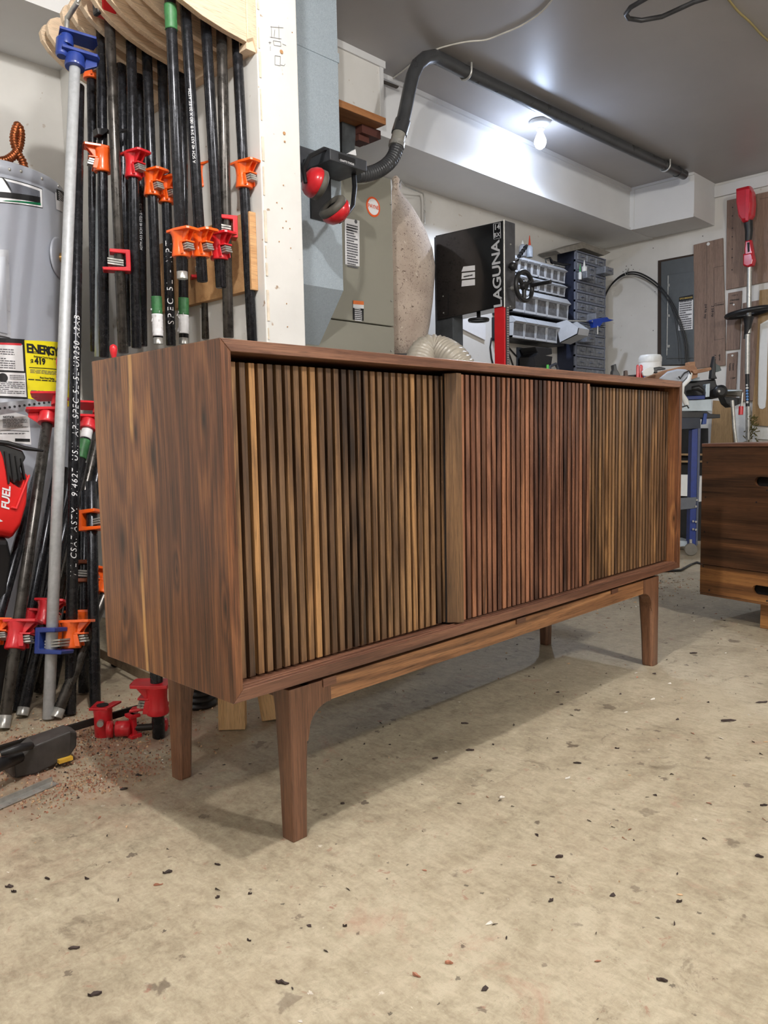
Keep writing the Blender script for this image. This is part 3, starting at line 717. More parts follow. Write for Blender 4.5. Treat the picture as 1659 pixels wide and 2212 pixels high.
# ---- bar clamp and loose clamp heads on the floor ----
A = foot(0, 1640) + V((0,0,.022)); B = foot(300, 1565) + V((0,0,.040))
bc = thing('bar_clamp', ((A.x+B.x)/2, (A.y+B.y)/2, 0), 'black bar clamp lying on the floor with a dusty plastic head', 'clamp')
dv = (B-A).normalized(); sd = dv.cross(V((0,0,1))).normalized()
A2 = A - dv*.08
MB().prism([A2+sd*.004+V((0,0,.008)), A2-sd*.004+V((0,0,.008)), A2-sd*.004-V((0,0,.008)), A2+sd*.004-V((0,0,.008))], (B-A2)).build('bar', plain('dark_bar', (52,50,48), .35, .6), bc, bevel=.001)
c0 = at(92, 1612, Z=.045)
def HP(u, v, z): return c0 + dv*u + sd*v + V((0,0,z))
h = MB()
h.loft([[HP(-.062,-.028,-.040),HP(-.062,.026,-.040),HP(-.062,.026,-.004),HP(-.062,-.028,-.002)],
        [HP(-.02,-.032,-.043),HP(-.02,.030,-.043),HP(-.02,.030,.018),HP(-.02,-.032,.018)],
        [HP(.045,-.026,-.030),HP(.045,.026,-.030),HP(.050,.026,.024),HP(.050,-.026,.024)],
        [HP(.064,-.018,-.016),HP(.064,.018,-.016),HP(.066,.018,.016),HP(.066,-.018,.016)]])
h.build('head_housing', plain('dusty_black_plastic', (60,56,54), .6, var=.35, scale=40), bc, bevel=.004, seg=3)
for k in range(3):
    pass
MB().box(HP(-.072,-.026,-.036), HP(-.060,.024,-.006)).build('jaw_pad', plain('dusty_rubber', (78,68,62), .85, var=.3), bc, bevel=.002)
MB().tube([HP(-.05,.02,.0), HP(-.10,.06,.012), HP(-.17,.09,.010), HP(-.22,.11,.006)], [.012,.014,.013,.010], 10).build('pistol_grip', M_black, bc)
MB().tube([HP(-.03,.03,.02), HP(-.06,.06,.034), HP(-.09,.05,.03)], [.008,.009,.006], 8).build('release_lever', M_black, bc)
MB().box(HP(.02,.027,-.034), HP(.05,.034,-.028)).build('yellow_trim', plain('yellow_trim', (214,170,60), .5), bc)
# loose red clamp heads
e = foot(240, 1580); rc = thing('loose_jaw', (e.x, e.y, 0), 'loose red pipe clamp head standing with its slotted plate up on the dusty floor', 'clamp part')
q0 = foot(225, 1588); q0.z = 0
m = MB(); m.lathe([(.014,.0),(.021,.0),(.0205,.05),(.022,.066),(.014,.066)], q0, (0,0,1), 20, cap=False)
pz = q0 + V((0,0,.066))
def Q(u, v): return pz + RIGHT*u + BACK*v
m.prism([Q(-.024,-.022),Q(.018,-.022),Q(.034,.03),Q(.014,.03),Q(.010,.014),Q(-.006,.014),Q(-.006,.03),Q(-.024,.03)], (0,0,.005))
m.build('slotted_plate', M_red, rc, bevel=.001)
MB().lathe([(.0135,0),(.0135,.003)], pz+V((0,0,.0036)), (0,0,1), 20).build('bore', M_ink, rc)
MB().lathe([(.006,0),(.0075,.002),(.0075,.02)], q0+V((0,0,.038))-BACK*.012, -BACK+RIGHT*.2, 14).build('bolt', M_steel, rc)
q1 = foot(282, 1592)+V((0,0,.021)); ad = (RIGHT+BACK*.12).normalized()
rc2 = thing('loose_screw', (q1.x, q1.y, 0), 'loose red clamp screw with round pad and T-shaped jaw lying on its side', 'clamp part')
MB().lathe([(.010,0),(.019,.002),(.019,.014),(.010,.016)], q1-ad*.052, ad, 20).build('round_pad', M_red, rc2)
MB().lathe([(.008,0),(.018,.001),(.018,.030),(.012,.034)], q1-ad*.032, ad, 20).build('collar', M_red, rc2)
m = MB(); c = q1+ad*.006
m.box(c+V((-.004,-.010,-.018)), c+V((.006,.010,.034))); m.box(c+V((-.012,-.016,-.021)), c+V((.014,.016,-.012))); m.box(c+V((-.012,-.014,.026)), c+V((.014,.014,.034)))
m.build('t_jaw', M_red, rc2, bevel=.0015)
m = MB(); thread(m, q1+ad*.010, ad, .0085, .055, .0035); m.build('screw', plain('dark_screw', (44,38,34), .5, .5), rc2)
MB().lathe([(.010,0),(.017,.003),(.015,.018),(.009,.020)], q1+ad*.062+BACK*.01, ad, 16).build('end_knob', M_red, rc2)
# steel angle in the corner of the picture
p0, p1 = foot(112, 1690), foot(-40, 1755)
dv2 = (p1-p0); pr = dv2.cross(V((0,0,1))).normalized()*-1
m = MB(); m.prism([p0+V((0,0,.001)), p0+pr*.022+V((0,0,.001)), p0+pr*.022+V((0,0,.003)), p0+pr*.003+V((0,0,.003)), p0+pr*.003+V((0,0,.012)), p0+V((0,0,.012))], dv2)
tag(m.build('steel_angle', M_steel, bevel=.0004), 'short length of shiny steel angle lying on the floor at the left edge', 'metal strip')
# wood offcuts standing behind
def post_block(fpx, w, dpt, h, rot, tilt, label, name='wood_offcut'):
    f0 = foot(*fpx); R = Matrix.Rotation(rot, 3, 'Z') @ Matrix.Rotation(tilt, 3, 'Y')
    o = MB().box((-w/2,-dpt/2,0), (w/2,dpt/2,h)).build(name, M_pine, origin=(0,0,0), bevel=.002)
    o.location = f0 + V((0,0,abs(math.sin(tilt))*w/2+.0005)); o.rotation_euler = R.to_euler(); return tag(o, label, 'wood block', 'pine offcuts standing behind the credenza')
post_block((503,1572), .062, .038, .62, math.radians(-42), 0.02, 'pale pine post with a split end seen under the front left corner of the credenza')
post_block((588,1552), .045, .045, .60, math.radians(-45), -.13, 'tilted pale pine post standing just left of the front left leg')
m = MB(); p0, p1 = at(215,1420,Z=.02), at(330,1480,Z=.02)
m.prism([p0, p0+V((0,0,.03)), p0+V((0,.04,.03)), p0+V((0,.04,0))], (p1-p0)*1.0)
tag(m.build('wood_strip', wood('old_grey_board', ((70,58,44),(112,94,72),(140,120,94)), 'X', 1.0, rough=.8, coat=0), bevel=.002), 'dusty old board lying on the floor under the back of the credenza', 'board')
# black tool under the credenza
c = foot(440,1528); tt = thing('power_tool', (c.x, c.y, 0), 'dark power tool with ribbed motor housing in the shadow under the credenza', 'tool')
m = MB(); prof = []
for k in range(9): prof += [(.036, k*.016), (.044, k*.016+.004), (.044, k*.016+.010), (.036, k*.016+.014)]
m.lathe(prof, c+V((0,.02,.0)), (0,0,1), 20); m.build('ribbed_motor', M_black, tt)
MB().lathe([(.03,0),(.034,.01),(.034,.13),(.02,.14)], c+V((.03,.05,.045)), (1,.3,0), 18).build('gear_case', M_black, tt)
MB().lathe([(.006,0),(.010,.003),(.004,.005)], c+V((.10,.03,.055))-BACK*.0, -BACK, 14).build('bolt', M_steel, tt)

# ================= WATER HEATER =================
HR = 0.28; HC = V((0.215, 1.64, 0)); HT = at(60, 357, Y=HC.y-HR).z
def cyl(px, py, r=HR):
    d = ray(px, py); ox_, oy_ = CAM.x-HC.x, CAM.y-HC.y
    a = d.x**2+d.y**2; b = 2*(ox_*d.x+oy_*d.y); c = ox_**2+oy_**2-r*r; dd = b*b-4*a*c
    t = (-b-math.sqrt(max(dd, 0)))/(2*a); p = CAM+d*t
    return math.atan2(p.y-HC.y, p.x-HC.x), p.z
def cylp(th, z, r=HR): return V((HC.x+r*math.cos(th), HC.y+r*math.sin(th), z))
wh = thing('water_heater', (HC.x, HC.y, 0), 'grey cylindrical electric water heater in the left corner with yellow energy label', 'water heater')
M_heat = plain('grey_enamel', (158, 162, 172), 0.3, 0.05, var=0.006, scale=3, coat=0.3)
MB().lathe([(HR*.97,0.03),(HR,0.05),(HR,HT-.045),(HR*.992,HT-.042),(HR*.992,HT-.038),(HR*1.004,HT-.036),(HR*1.004,HT-.004),(HR*.99,HT),(HR*.5,HT+.008),(0.001,HT+.01)], HC, (0,0,1), 72, cap=False).build('tank', M_heat, wh)
MB().lathe([(HR*.8,0),(HR*.8,.035)], HC, (0,0,1), 40).build('base', M_black, wh)
def patch(m, pts, r, n=14):
    """four pixel corners tl,tr,br,bl wrapped on the tank"""
    (a, za), (b, zb_), (c, zc_), (d_, zd) = [cyl(*p) for p in pts]
    rows = []
    for i in range(n+1):
        t = i/n; rows.append([cylp(a+(b-a)*t, za+(zb_-za)*t, r), cylp(d_+(c-d_)*t, zd+(zc_-zd)*t, r)])
    vs = [[m.bm.verts.new(p) for p in r_] for r_ in rows]
    for i in range(n): m._f([vs[i][0], vs[i][1], vs[i+1][1], vs[i+1][0]])
def label(name, pts, mat, lift=.0008, parent=None):
    m = MB(); patch(m, pts, HR+lift); return m.build(name, mat, parent or wh)
def wraptext(s, px, py, size, mat, name, parent, r=HR+.0022, **kw):
    th0, z0 = cyl(px, py); me = textmesh(s, size, **kw); m = MB()
    m.mesh(me, lambda p: cylp(th0 + p.x/r, z0+p.y, r)); bpy.data.meshes.remove(me); return m.build(name, mat, parent)
def wraplines(name, pts, rows, mat, parent, seed=0, r=HR+.0022):
    (a, za), (b, _), (c, _), (d_, zd) = [cyl(*p) for p in pts]; rg = random.Random(seed); m = MB()
    for i in range(rows):
        z = za+(zd-za)*(i+.5)/rows; hgt = abs(zd-za)/rows*.22; x = 0.0; end = 1.0 if rg.random() < .8 else rg.uniform(.3,.9)
        while x < end:
            l = rg.uniform(.05,.16); x2 = min(end, x+l)
            ps = [cylp(a+(b-a)*x, z-hgt, r), cylp(a+(b-a)*x2, z-hgt, r), cylp(a+(b-a)*x2, z+hgt, r), cylp(a+(b-a)*x, z+hgt, r)]
            m._f([m.bm.verts.new(p) for p in ps]); x = x2+.02
    return m.build(name, mat, parent)
# front badge: white border, grey sweep, black band, green foot
bd = label('badge', [(-60,372),(91,408),(92,450),(-60,436)], M_ink, .0008)
label('badge_border', [(-60,374),(90,409.5),(91,448.5),(-60,434.5)], M_paper, .0012, wh)
label('badge_grey', [(8,390),(85,413),(86,427),(24,417)], plain('badge_grey', (120,124,134), .3, .3), .0016, wh)
label('badge_black', [(-55,412),(86,426),(86.5,439),(-55,424)], M_ink, .0018, wh)
label('badge_green', [(12,433),(86.5,438.5),(87,444),(4,434.5)], plain('badge_green', (20,110,72), .4), .0022, wh)
m = MB(); pts = []
for k in range(13):
    t = k/12; x = 2+24*t**.8; y = 384+32*t**1.5; pts.append((x, y))
for k in range(12, -1, -1):
    t = k/12; pts.append((2+(24*t**.8)-3*math.sin(PI*t), 384+32*t**1.5+2.5*math.sin(PI*t)))
vs = [m.bm.verts.new(cylp(*cyl(*p), r=HR+.0026)) for p in pts]; m._f(vs); m.build('badge_sweep', M_ink, wh)
label('warning_plate', [(118,405),(150,414),(150,466),(121,452)], M_paper, .0008)
label('warning_black', [(121,408),(150,418),(150,440),(122,432)], M_ink, .0014)
wraplines('warning_print', [(124,411),(148,418),(148,440),(124,431)], 5, M_paper, wh, 3, HR+.0028)
# access covers
label('access_cover', [(-70,536),(17,541),(22,730),(-70,712)], plain('cover_enamel', (158,160,166), .35, .1), .006)
label('access_cover_inset', [(-70,550),(9,556),(14,722),(-70,704)], M_heat, .0085)
th, z = cyl(128, 558)
n_ = V((math.cos(th), math.sin(th), 0)); MB().lathe([(.062,0),(.062,.004),(.058,.006),(.02,.007)], cylp(th, z), n_, 40).build('valve_rosette', M_heat, wh)
vb = MB().lathe([(.016,0),(.016,.02),(.010,.03),(.013,.034),(.013,.048),(.008,.052)], cylp(th, z), n_, 18).build('relief_valve', plain('brass', (178,142,88), .3, .8), wh)
vp = cylp(th, z)+n_*.04
MB().tube([vp, vp+V((0,0,-.02)), vp+V((0,0,-.95))], .010, 12).build('discharge_pipe', M_steel, wh)
for (x, y) in ((45,370),(20,366),(-20,362),(90,386),(125,402)):
    th, z = cyl(x, y); MB().ball(cylp(th, z), .005, 10).build('rim_screw', M_steel, wh)
# copper flex connectors
M_cop = plain('copper', (150, 84, 50), 0.3, 0.85, var=0.3)
def flex(pts, r, name, mat, parent, pitch=.012, seg=16, amp=.12):
    pts = [V(p) for p in pts]
    # smooth curve through the points
    out = []
    for i in range(len(pts)-1):
        p0 = pts[max(i-1,0)]; p1 = pts[i]; p2 = pts[i+1]; p3 = pts[min(i+2,len(pts)-1)]
        n = max(2, int((p2-p1).length/(pitch/4)))
        for k in range(n):
            t = k/n; out.append(.5*((2*p1)+(-p0+p2)*t+(2*p0-5*p1+4*p2-p3)*t*t+(-p0+3*p1-3*p2+p3)*t**3))
    out.append(pts[-1]); rs = []; s = 0
    for i, p in enumerate(out):
        if i: s += (p-out[i-1]).length
        rs.append(r*(1+amp*math.cos(2*PI*s/pitch)))
    return MB().tube(out, rs, seg).build(name, mat, parent)
cy = HC.y-.05
def cp(x, y): return at(x, y, Y=cy)
flex([cp(52,372), cp(50,352), cp(38,330), cp(30,300), cp(38,272), cp(45,290), cp(38,325), cp(16,345), cp(-8,348), cp(-40,352)], .0125, 'copper_flex_line', M_cop, wh, .0085)
# black instruction label with white panels and yellow energy label
label('instruction_sheet', [(-60,728),(53,733),(60,862),(-60,859)], M_ink, .0008)
label('instruction_panel', [(-60,740),(48,745),(51,802),(-60,797)], M_paper, .0014)
label('red_stripe', [(-60,739),(46,742),(46,746.5),(-60,743.5)], M_red, .0018)
wraplines('instruction_print', [(-40,750),(30,754),(32,798),(-40,795)], 9, M_inkgrey, wh, 5)
label('instruction_panel', [(-60,803),(54,806),(57,858),(-60,853)], M_paper, .0014)
th, z = cyl(6, 816); MB().lathe([(.013,0),(.013,.0006)], cylp(th, z, HR+.0015), (math.cos(th), math.sin(th), 0), 24).build('reading_pictogram', M_ink, wh)
wraplines('instruction_print', [(-40,822),(52,828),(54,854),(-40,850)], 7, M_inkgrey, wh, 6)
wraplines('instruction_print', [(20,809),(52,811),(52,824),(20,820)], 3, M_inkgrey, wh, 8)
M_yel = plain('energy_yellow', (238, 222, 30), 0.5, var=.02)
el = label('energy_label', [(52,735),(152,743),(152,880),(60,861)], M_yel, .0012)
wraptext('ENERGYGUIDE', 56, 753, .036, M_ink, 'energy_heading', wh, align='LEFT', bold=.0012, space=.86)
wraptext('Estimated Yearly Energy Cost', 72, 770, .0075, M_ink, 'energy_line', wh, align='LEFT', bold=.0002)
wraptext('$', 65, 781, .018, M_ink, 'dollar_sign', wh, align='LEFT', bold=.0006)
wraptext('419', 74, 780, .025, M_ink, 'energy_cost', wh, align='LEFT', bold=.0012)
wraptext('First Hour Rating', 85, 816, .008, M_ink, 'energy_line', wh, align='LEFT', bold=.0003)
label('energy_rule', [(62,793),(150,801),(150,802.5),(62,794.5)], M_ink, .0022)
label('arrow_shaft', [(101.5,748),(105.5,748.3),(105.5,762),(101.5,762)], M_ink, .0024)
m = MB(); m._f([m.bm.verts.new(cylp(*cyl(*p), r=HR+.0026)) for p in ((98.5,761),(108.5,762),(104,770))]); m.build('arrow_head', M_ink, wh)
wraplines('energy_print', [(58,757),(80,759),(80,765),(58,763)], 2, M_ink, wh, 12)
wraplines('energy_print', [(64,797),(135,803),(135,812),(64,806)], 3, M_inkgrey, wh, 14)
wraplines('energy_print', [(60,817),(140,824),(140,830),(60,822)], 1, M_ink, wh, 13)
wraplines('energy_print', [(66,842),(140,848),(140,866),(68,858)], 4, M_inkgrey, wh, 15)
label('notice_sheet', [(-60,866),(63,900),(67,961),(-60,944)], M_paper, .001)
wraplines('notice_print', [(5,904),(58,908),(58,927),(5,924)], 6, M_inkgrey, wh, 17)
wraplines('notice_print', [(-30,935),(55,940),(55,944),(-30,939)], 1, M_inkgrey, wh, 19)
wraptext('NOTICE', 6, 901, .008, M_ink, 'notice_heading', wh, align='LEFT', bold=.0003)
label('notice_rule', [(-60,928),(62,931),(62,932),(-60,929)], M_ink, .0018)
label('maker_tab', [(32,947),(64,948),(64,954.5),(32,953.5)], M_ink, .0018)
# perforated restraint strap
yS = 1.31
q = [at(-40,874,Y=yS), at(128,857,Y=yS), at(128,876,Y=yS), at(-40,903,Y=yS)]
st_ = MB().prism(q, (0,.002,0)).build('perforated_strap', plain('zinc_strap', (176,182,188), .35, .7, var=.2))
tag(st_, 'shiny perforated steel strap across the front of the water heater', 'metal strap')
hm = MB()
for k in range(14):
    c = at(-32+k*10.6, 886.5-k*1.35, Y=yS-.0003); hm.lathe([(.0035,0),(.0035,.0004)], c, (0,-1,0), 12)
hm.build('holes', M_ink, st_)

# ================= BLOWER (battery tool) AT THE LEFT =================
yB = 1.06
def BP(x, y, dy=0): return at(x, y, Y=yB+dy)
bl = thing('battery_blower', tuple(V((BP(20,1100).x, yB+.05, 0))), 'red and black battery blower leaning against the water heater at the left edge', 'blower')
def hull(name, pts, d, mat, inset=.004, parent=bl):
    """pixel outline with rounded thickness"""
    c = V((sum(p[0] for p in pts)/len(pts), sum(p[1] for p in pts)/len(pts), 0)); rings = []
    for (dy, k) in ((0, .86), (d*.08, .95), (d*.25, 1.0), (d*.75, 1.0), (d*.92, .95), (d, .86)):
        r_ = []
        for x, y in pts:
            p = BP(c.x+(x-c.x)*k, c.y+(y-c.y)*k); p.y = yB; r_.append(p+V((0, dy, 0)))
        rings.append(r_)
    mb_ = MB(); mb_.sm = False; return mb_.loft(rings).build(name, mat, parent, bevel=inset, seg=3)
hull('housing', [(-60,940),(0,952),(8,985),(18,1035),(48,1055),(60,1020),(66,1028),(62,1090),(48,1140),(30,1166),(0,1160),(-60,1150)], .12, plain('red_housing', (214, 34, 32), 0.4, var=.05))
hull('intake_cage', [(-20,955),(8,957),(52,972),(60,988),(46,1012),(52,1038),(30,1050),(10,1020),(2,985)], .10, plain('intake_black', (42,42,42), .5, var=.3))
m = MB()
for i, (x, y) in enumerate([(8,975),(19,980),(31,985),(43,990)]):
    a = BP(x, y); b = BP(x+8, 1045-i*3); a.y = b.y = yB-.006; m.prism([a, a+V((.004,0,0)), b+V((.004,0,0)), b], (0,.012,0))
m.build('cage_ribs', M_black, bl)
m = MB(); a = BP(34,1098); b = BP(62,1026); a.y = b.y = yB-.004
m.tube([a, b], .0028, 8); m.tube([a, a+V((-.012,0,.004))], .0028, 8); m.build('latch_clip', plain('latch_red', (236,60,62), .35), bl)
rim = [BP(-20,952), BP(15,957), BP(52,968), BP(92,974)]
for r_ in rim: r_.y = yB-.004
MB().tube(rim, [.004,.006,.006,.003], 8).build('cage_rim', M_black, bl)
hull('blower_tube', [(-60,1160),(20,1163),(28,1200),(14,1300),(-10,1380),(-60,1380)], .10, M_black)
p_ = BP(13, 1076); m = MB(); flat_text(m, 'FUEL', .027, (p_.x, yB-.0012, p_.z), (math.sin(.12), 0, math.cos(.12)), (-math.cos(.12), 0, math.sin(.12)), bold=.0008, shear=.25)
m.build('housing_lettering', M_paper, bl)
m = MB(); pts = [BP(-6,1118), BP(6,1126), BP(-4,1128)]; 
for r_ in pts: r_.y = yB-.0015
m.prism(pts, (0,.001,0)); m.build('white_mark', M_paper, bl)
m = MB(); a = BP(-10,1395); m.box((a.x-.05, yB, 0), (a.x+.06, yB+.09, a.z+.02)); m.build('battery_foot', M_black, bl, bevel=.006)

# ================= DUCT AND FURNACE =================
def galv():
    q = newmat('galvanised_sheet'); co = q.coord()
    v = q.n('ShaderNodeTexVoronoi'); q.put(v.inputs['Vector'], q.vmath('ADD', co, q.vmath('SCALE', q.noise(co, 60, 2, out=1), (0,0,0)))); v.inputs['Scale'].default_value = 85
    n1 = q.noise(co, 120, 4, .7, .5)
    f = q.math('ADD', q.math('MULTIPLY', q.sep(v.outputs['Color'])[0], .7), q.math('MULTIPLY', n1, .3))
    q.put(q.b.inputs['Base Color'], q.ramp(f, [(.25, s2l((150,166,180))), (.75, s2l((212,224,232)))]))
    q.b.inputs['Metallic'].default_value = .25; q.put(q.b.inputs['Roughness'], q.rng(f, .3, .7, .30, .5))
    q.bump(q.math('ADD', q.math('MULTIPLY', f, .3), q.math('MULTIPLY', q.noise(co, 14, 2), 1.0)), .25, .002); return q.m
M_sheet = galv()
YD, YF2 = 1.25, 1.40
xr = at(739, 500, Y=YD).x; zk = at(742, 628, Y=YD).z; zbot = at(682, 746, Y=YF2).z
dt = thing('sheet_metal_duct', ((.90+xr)/2, YD+.08, zbot), 'galvanised sheet metal duct rising beside the white post to the ceiling', 'duct')
MB().prism([(xr,YD,zk),(xr,YF2,zbot),(xr,YF2,ZC),(xr,YD,ZC)], (.90-xr,0,0)).build('duct_body', M_sheet, dt, bevel=.0015)
zc1 = at(738, 140, Y=YD).z
MB().box((.90,YD-.004,zc1),(xr+.004,YF2,zc1+.035)).build('joint_collar', M_sheet, dt, bevel=.002)
M_furn = plain('furnace_enamel', (150, 148, 136), 0.45, 0.1, var=.03, scale=6)
fx0, fx1, fz = .88, at(848,500,Y=YF2).x, at(847,387,Y=YF2).z
fn = thing('furnace', ((fx0+fx1)/2, 1.7, 0), 'tall beige grey furnace cabinet behind the galvanised duct', 'furnace')
zs = at(780, 697, Y=YF2).z
MB().box((fx0,YF2,zs+.002),(fx1,2.0,fz)).build('upper_casing', M_furn, fn, bevel=.004)
MB().box((fx0,YF2,0.02),(fx1,2.0,zs-.002)).build('lower_casing', M_furn, fn, bevel=.004)
MB().box((fx0+.01,YF2+.01,0),(fx1-.01,1.99,.03)).build('base', M_black, fn)
def onF(x, y): return at(x, y, Y=YF2-.001)
c = onF(806, 447); r_ = .041
MB().lathe([(r_,0),(r_,.0008)], c, (0,-1,0), 36).build('round_badge', plain('badge_orange', (226, 92, 40), .4, var=.02), fn)
MB().lathe([(r_*.80,0),(r_*.80,.0009)], c+V((0,-.0008,0)), (0,-1,0), 36).build('badge_disc', M_paper, fn)
m = MB(); flat_text(m, 'PAYNE', .022, c+V((0,-.0019,0)), (1,0,0), (0,0,1), bold=.0004, space=.95); m.build('badge_lettering', plain('badge_text', (214, 88, 48), .5, var=.02), fn)
def sheet(name, pl, mat, parent, lift=.001, n=(0,-1,0), f=onF):
    return MB().prism([f(*p)+V(n)*lift for p in pl], V(n)*.0006).build(name, mat, parent)
sheet('rating_label', [(744,471),(776,477),(776,576),(745,571)], M_paper, fn)
m = MB(); quad_text_lines(m, onF(760,535)+V((0,-.002,0)), (1,0,0), (0,0,1), .062, .165, 16, 2); quad_text_lines(m, onF(760,493)+V((0,-.002,0)), (1,0,0), (0,0,1), .062, .03, 3, 4)
m.build('rating_print', M_inkgrey, fn)
c2 = onF(768, 479); MB().lathe([(.008,0),(.008,.0004)], c2+V((0,-.002,0)), (0,-1,0), 16).build('approval_ring', M_inkgrey, fn)
sheet('caution_label', [(762,649),(785,651),(785,693),(762,690)], M_ink, fn)
sheet('caution_white', [(762,657),(785,659),(785,667),(762,665)], M_paper, fn, .0018)
sheet('caution_orange', [(762,649),(785,651),(785,659),(762,657)], plain('caution_orange', (226,120,60), .5, var=.02), fn, .0018)
m = MB(); quad_text_lines(m, onF(773,680)+V((0,-.002,0)), (1,0,0), (0,0,1), .042, .055, 7, 6); m.build('caution_print', M_paper, fn)
for (x, y) in ((844,441),(845,650),(845,758)):
    MB().lathe([(.004,0),(.005,.002),(.003,.004)], onF(x,y), (0,-1,0), 10).build('cabinet_screw', M_steel, fn)
# dark sheet metal upright above the furnace
p0 = at(741,375,Y=1.5); p1 = at(766,330,Y=1.5)
fl = MB().prism([at(739,250,Y=1.5), at(770,262,Y=1.5), at(762,388,Y=1.5), at(739,380,Y=1.5)], (0,.08,0)).build('vent_flue', plain('dull_sheet', (96,100,102), .45, .6, var=.2)); tag(fl, 'dull grey sheet metal piece between the furnace top and the wooden ledge', 'duct')
# wooden ledge under the boxed soffit
y0 = 1.40; lz0, lz1 = at(834,270,Y=y0).z, at(834,255,Y=y0).z
lg = MB().box((1.10, y0, lz0), (at(834,262,Y=y0).x, 1.62, lz1)).build('wooden_ledge', wood('ledge_wood', ((110,66,36),(156,102,60),(180,126,80)), 'X', 1.2, rough=.6, coat=0), bevel=.002); tag(lg, 'brown wooden board fixed under the boxed part of the soffit', 'shelf board')
bk = MB().box((at(775,280,Y=1.5).x-.02, 1.46, lz0-.035), (at(808,280,Y=1.5).x, 1.56, lz0)).box((at(775,280,Y=1.5).x-.02, 1.48, lz0-.06), (at(790,280,Y=1.5).x, 1.54, lz0-.033)).build('bracket', plain('dark_red_wood', (84,44,34), .7), lg)

# ---- ear defenders hanging from a black magnetic tray ----
yh = 1.10
def HP2(x, y, Y=yh): return at(x, y, Y=Y)
tr = thing('magnetic_holder', tuple(HP2(715,380,1.2)), 'black box holder fixed on the galvanised duct with faint lettering on its front', 'holder')
za, zb2 = HP2(713,320).z, HP2(713,345).z
xa, xb = HP2(713,330).x, HP2(793,365).x
MB().box((xa, yh, zb2), (xb, YD-.001, za)).build('tray', plain('charcoal_plastic', (62,64,68), .45, var=.15), tr, bevel=.003)
MB().box((xa+.03, YD-.008, za-.20), (xb-.05, YD-.001, za-.01)).build('back_plate', plain('tray_black', (30,30,32), .5), tr)
m = MB(); m.box((xa+.04, yh-.0012, zb2+.012), (xb-.06, yh+.001, za-.008)); m.build('recessed_strip', M_ink, tr)
m = MB(); flat_text(m, "CRAFT'S TOOLS", .0095, ((xa+xb)/2-.012, yh-.0016, zb2+.009), (1,0,0), (0,0,1), bold=.0003); m.build('tray_lettering', M_paper, tr)
sp_ = MB().prism([HP2(768,322,1.14), HP2(752,332,1.14), HP2(770,336,1.14)], (0,.02,0)).build('paper_corner', M_paper); tag(sp_, 'folded white paper corner sticking up from the black holder', 'paper')
pl_ = MB().box((.86, YD-.0035, at(655,395,Y=YD).z), (at(690,400,Y=YD).x, YD-.001, at(655,318,Y=YD).z)).build('steel_plate', plain('dark_plate', (110,114,122), .35, .7)); tag(pl_, 'dark grey steel plate on the duct behind the red ear defenders', 'plate')
ed = thing('ear_defenders', tuple(HP2(700,430,1.05)), 'pair of red ear defenders hanging from the black holder on the duct', 'ear defenders')
M_cushion = plain('dusty_cushion', (92,88,80), .6, var=.25)
def cup(px, py, ax, rx, name_):
    K = 1.16; sc_ = lambda pr: [(a*K, b*K) for a, b in pr]
    c = at(px, py, Y=1.06); ax = V(ax).normalized()
    sh = MB().lathe(sc_([(.041,0),(.043,.006),(.040,.018),(.032,.030),(.018,.038),(.001,.040)]), c, ax, 28, cap=False, sx=1.22, sy=1.0).build('cup_shell', plain('earcup_red', (206, 36, 44), .3, coat=.4, var=.05), ed)
    cu = MB().lathe(sc_([(.018,-.012),(.022,-.019),(.034,-.021),(.042,-.014),(.042,-.002),(.040,0)]), c, ax, 28, cap=False, sx=1.22, sy=1.0).build('ear_cushion', M_cushion, ed)
    MB().lathe(sc_([(.022,-.010),(.022,-.006)]), c, ax, 20, sx=1.22).build('cushion_recess', M_ink, cu)
    return c
ca = cup(684, 397, -RIGHT*.85-BACK*.45+V((0,0,.30)), 1, 'a')
cb = cup(722, 452, RIGHT*.55+BACK*.45-V((0,0,.62)), 1, 'b')
def E_(x, y, Y): return at(x, y, Y=Y)
MB().tube([E_(660,395,1.05), E_(655,365,1.06), E_(668,338,1.08), E_(700,322,1.12), E_(740,335,1.17), E_(764,372,1.16), E_(766,405,1.12), E_(762,445,1.08), E_(742,474,1.05)], [.007,.008,.008,.008,.008,.009,.009,.008,.005], 10).build('headband', M_black, ed)
MB().tube([E_(742,474,1.05), E_(733,480,1.05)], .006, 8).build('yoke_end', M_black, ed)

# ================= DUST BAG AND HOSE =================
dyY = 1.70
bc_ = at(858, 570, Y=dyY)
def bz(y): return at(858, y, Y=dyY).z
def brd(y, w): 
    a = at(858, y, Y=dyY); return w/F*((a-CAM).dot(-CM.col[2]))
prof = [(brd(y,w), bz(y)) for y, w in ((775,58),(740,68),(700,78),(650,86),(600,91),(570,92),(535,86),(500,72),(470,55),(445,38),(425,20),(413,10),(404,7),(398,9))]
qb = newmat('felt_dust_bag'); co = qb.coord()
base = qb.ramp(qb.noise(co, 8, 4, .6), [(.3, s2l((172,154,140))), (.7, s2l((204,188,172)))])
v1 = qb.rng(qb.noise(qb.mapping(co, (1,1,1)), 75, 3, .6, 1.5), .60, .64, 0, .85)
cl_ = qb.mix(v1, base, rgba(s2l((98, 76, 66))))
v2 = qb.rng(qb.noise(qb.mapping(co, (1,1,1), (3,3,3)), 60, 2, .5), .68, .71, 0, .7); cl_ = qb.mix(v2, cl_, rgba(s2l((222,214,200))))
qb.put(qb.b.inputs['Base Color'], cl_); qb.b.inputs['Roughness'].default_value = .95; qb.b.inputs['Sheen Weight'].default_value = .3
qb.bump(qb.noise(co, 120, 3, .7), .6, .004)
db = thing('dust_collector_bag', (bc_.x, bc_.y, bz(775)), 'pale felt dust bag speckled with wood chips hanging beside the furnace', 'dust bag')
m = MB(); m.sm = True; seg = 40; rings = []
rg = random.Random(3)
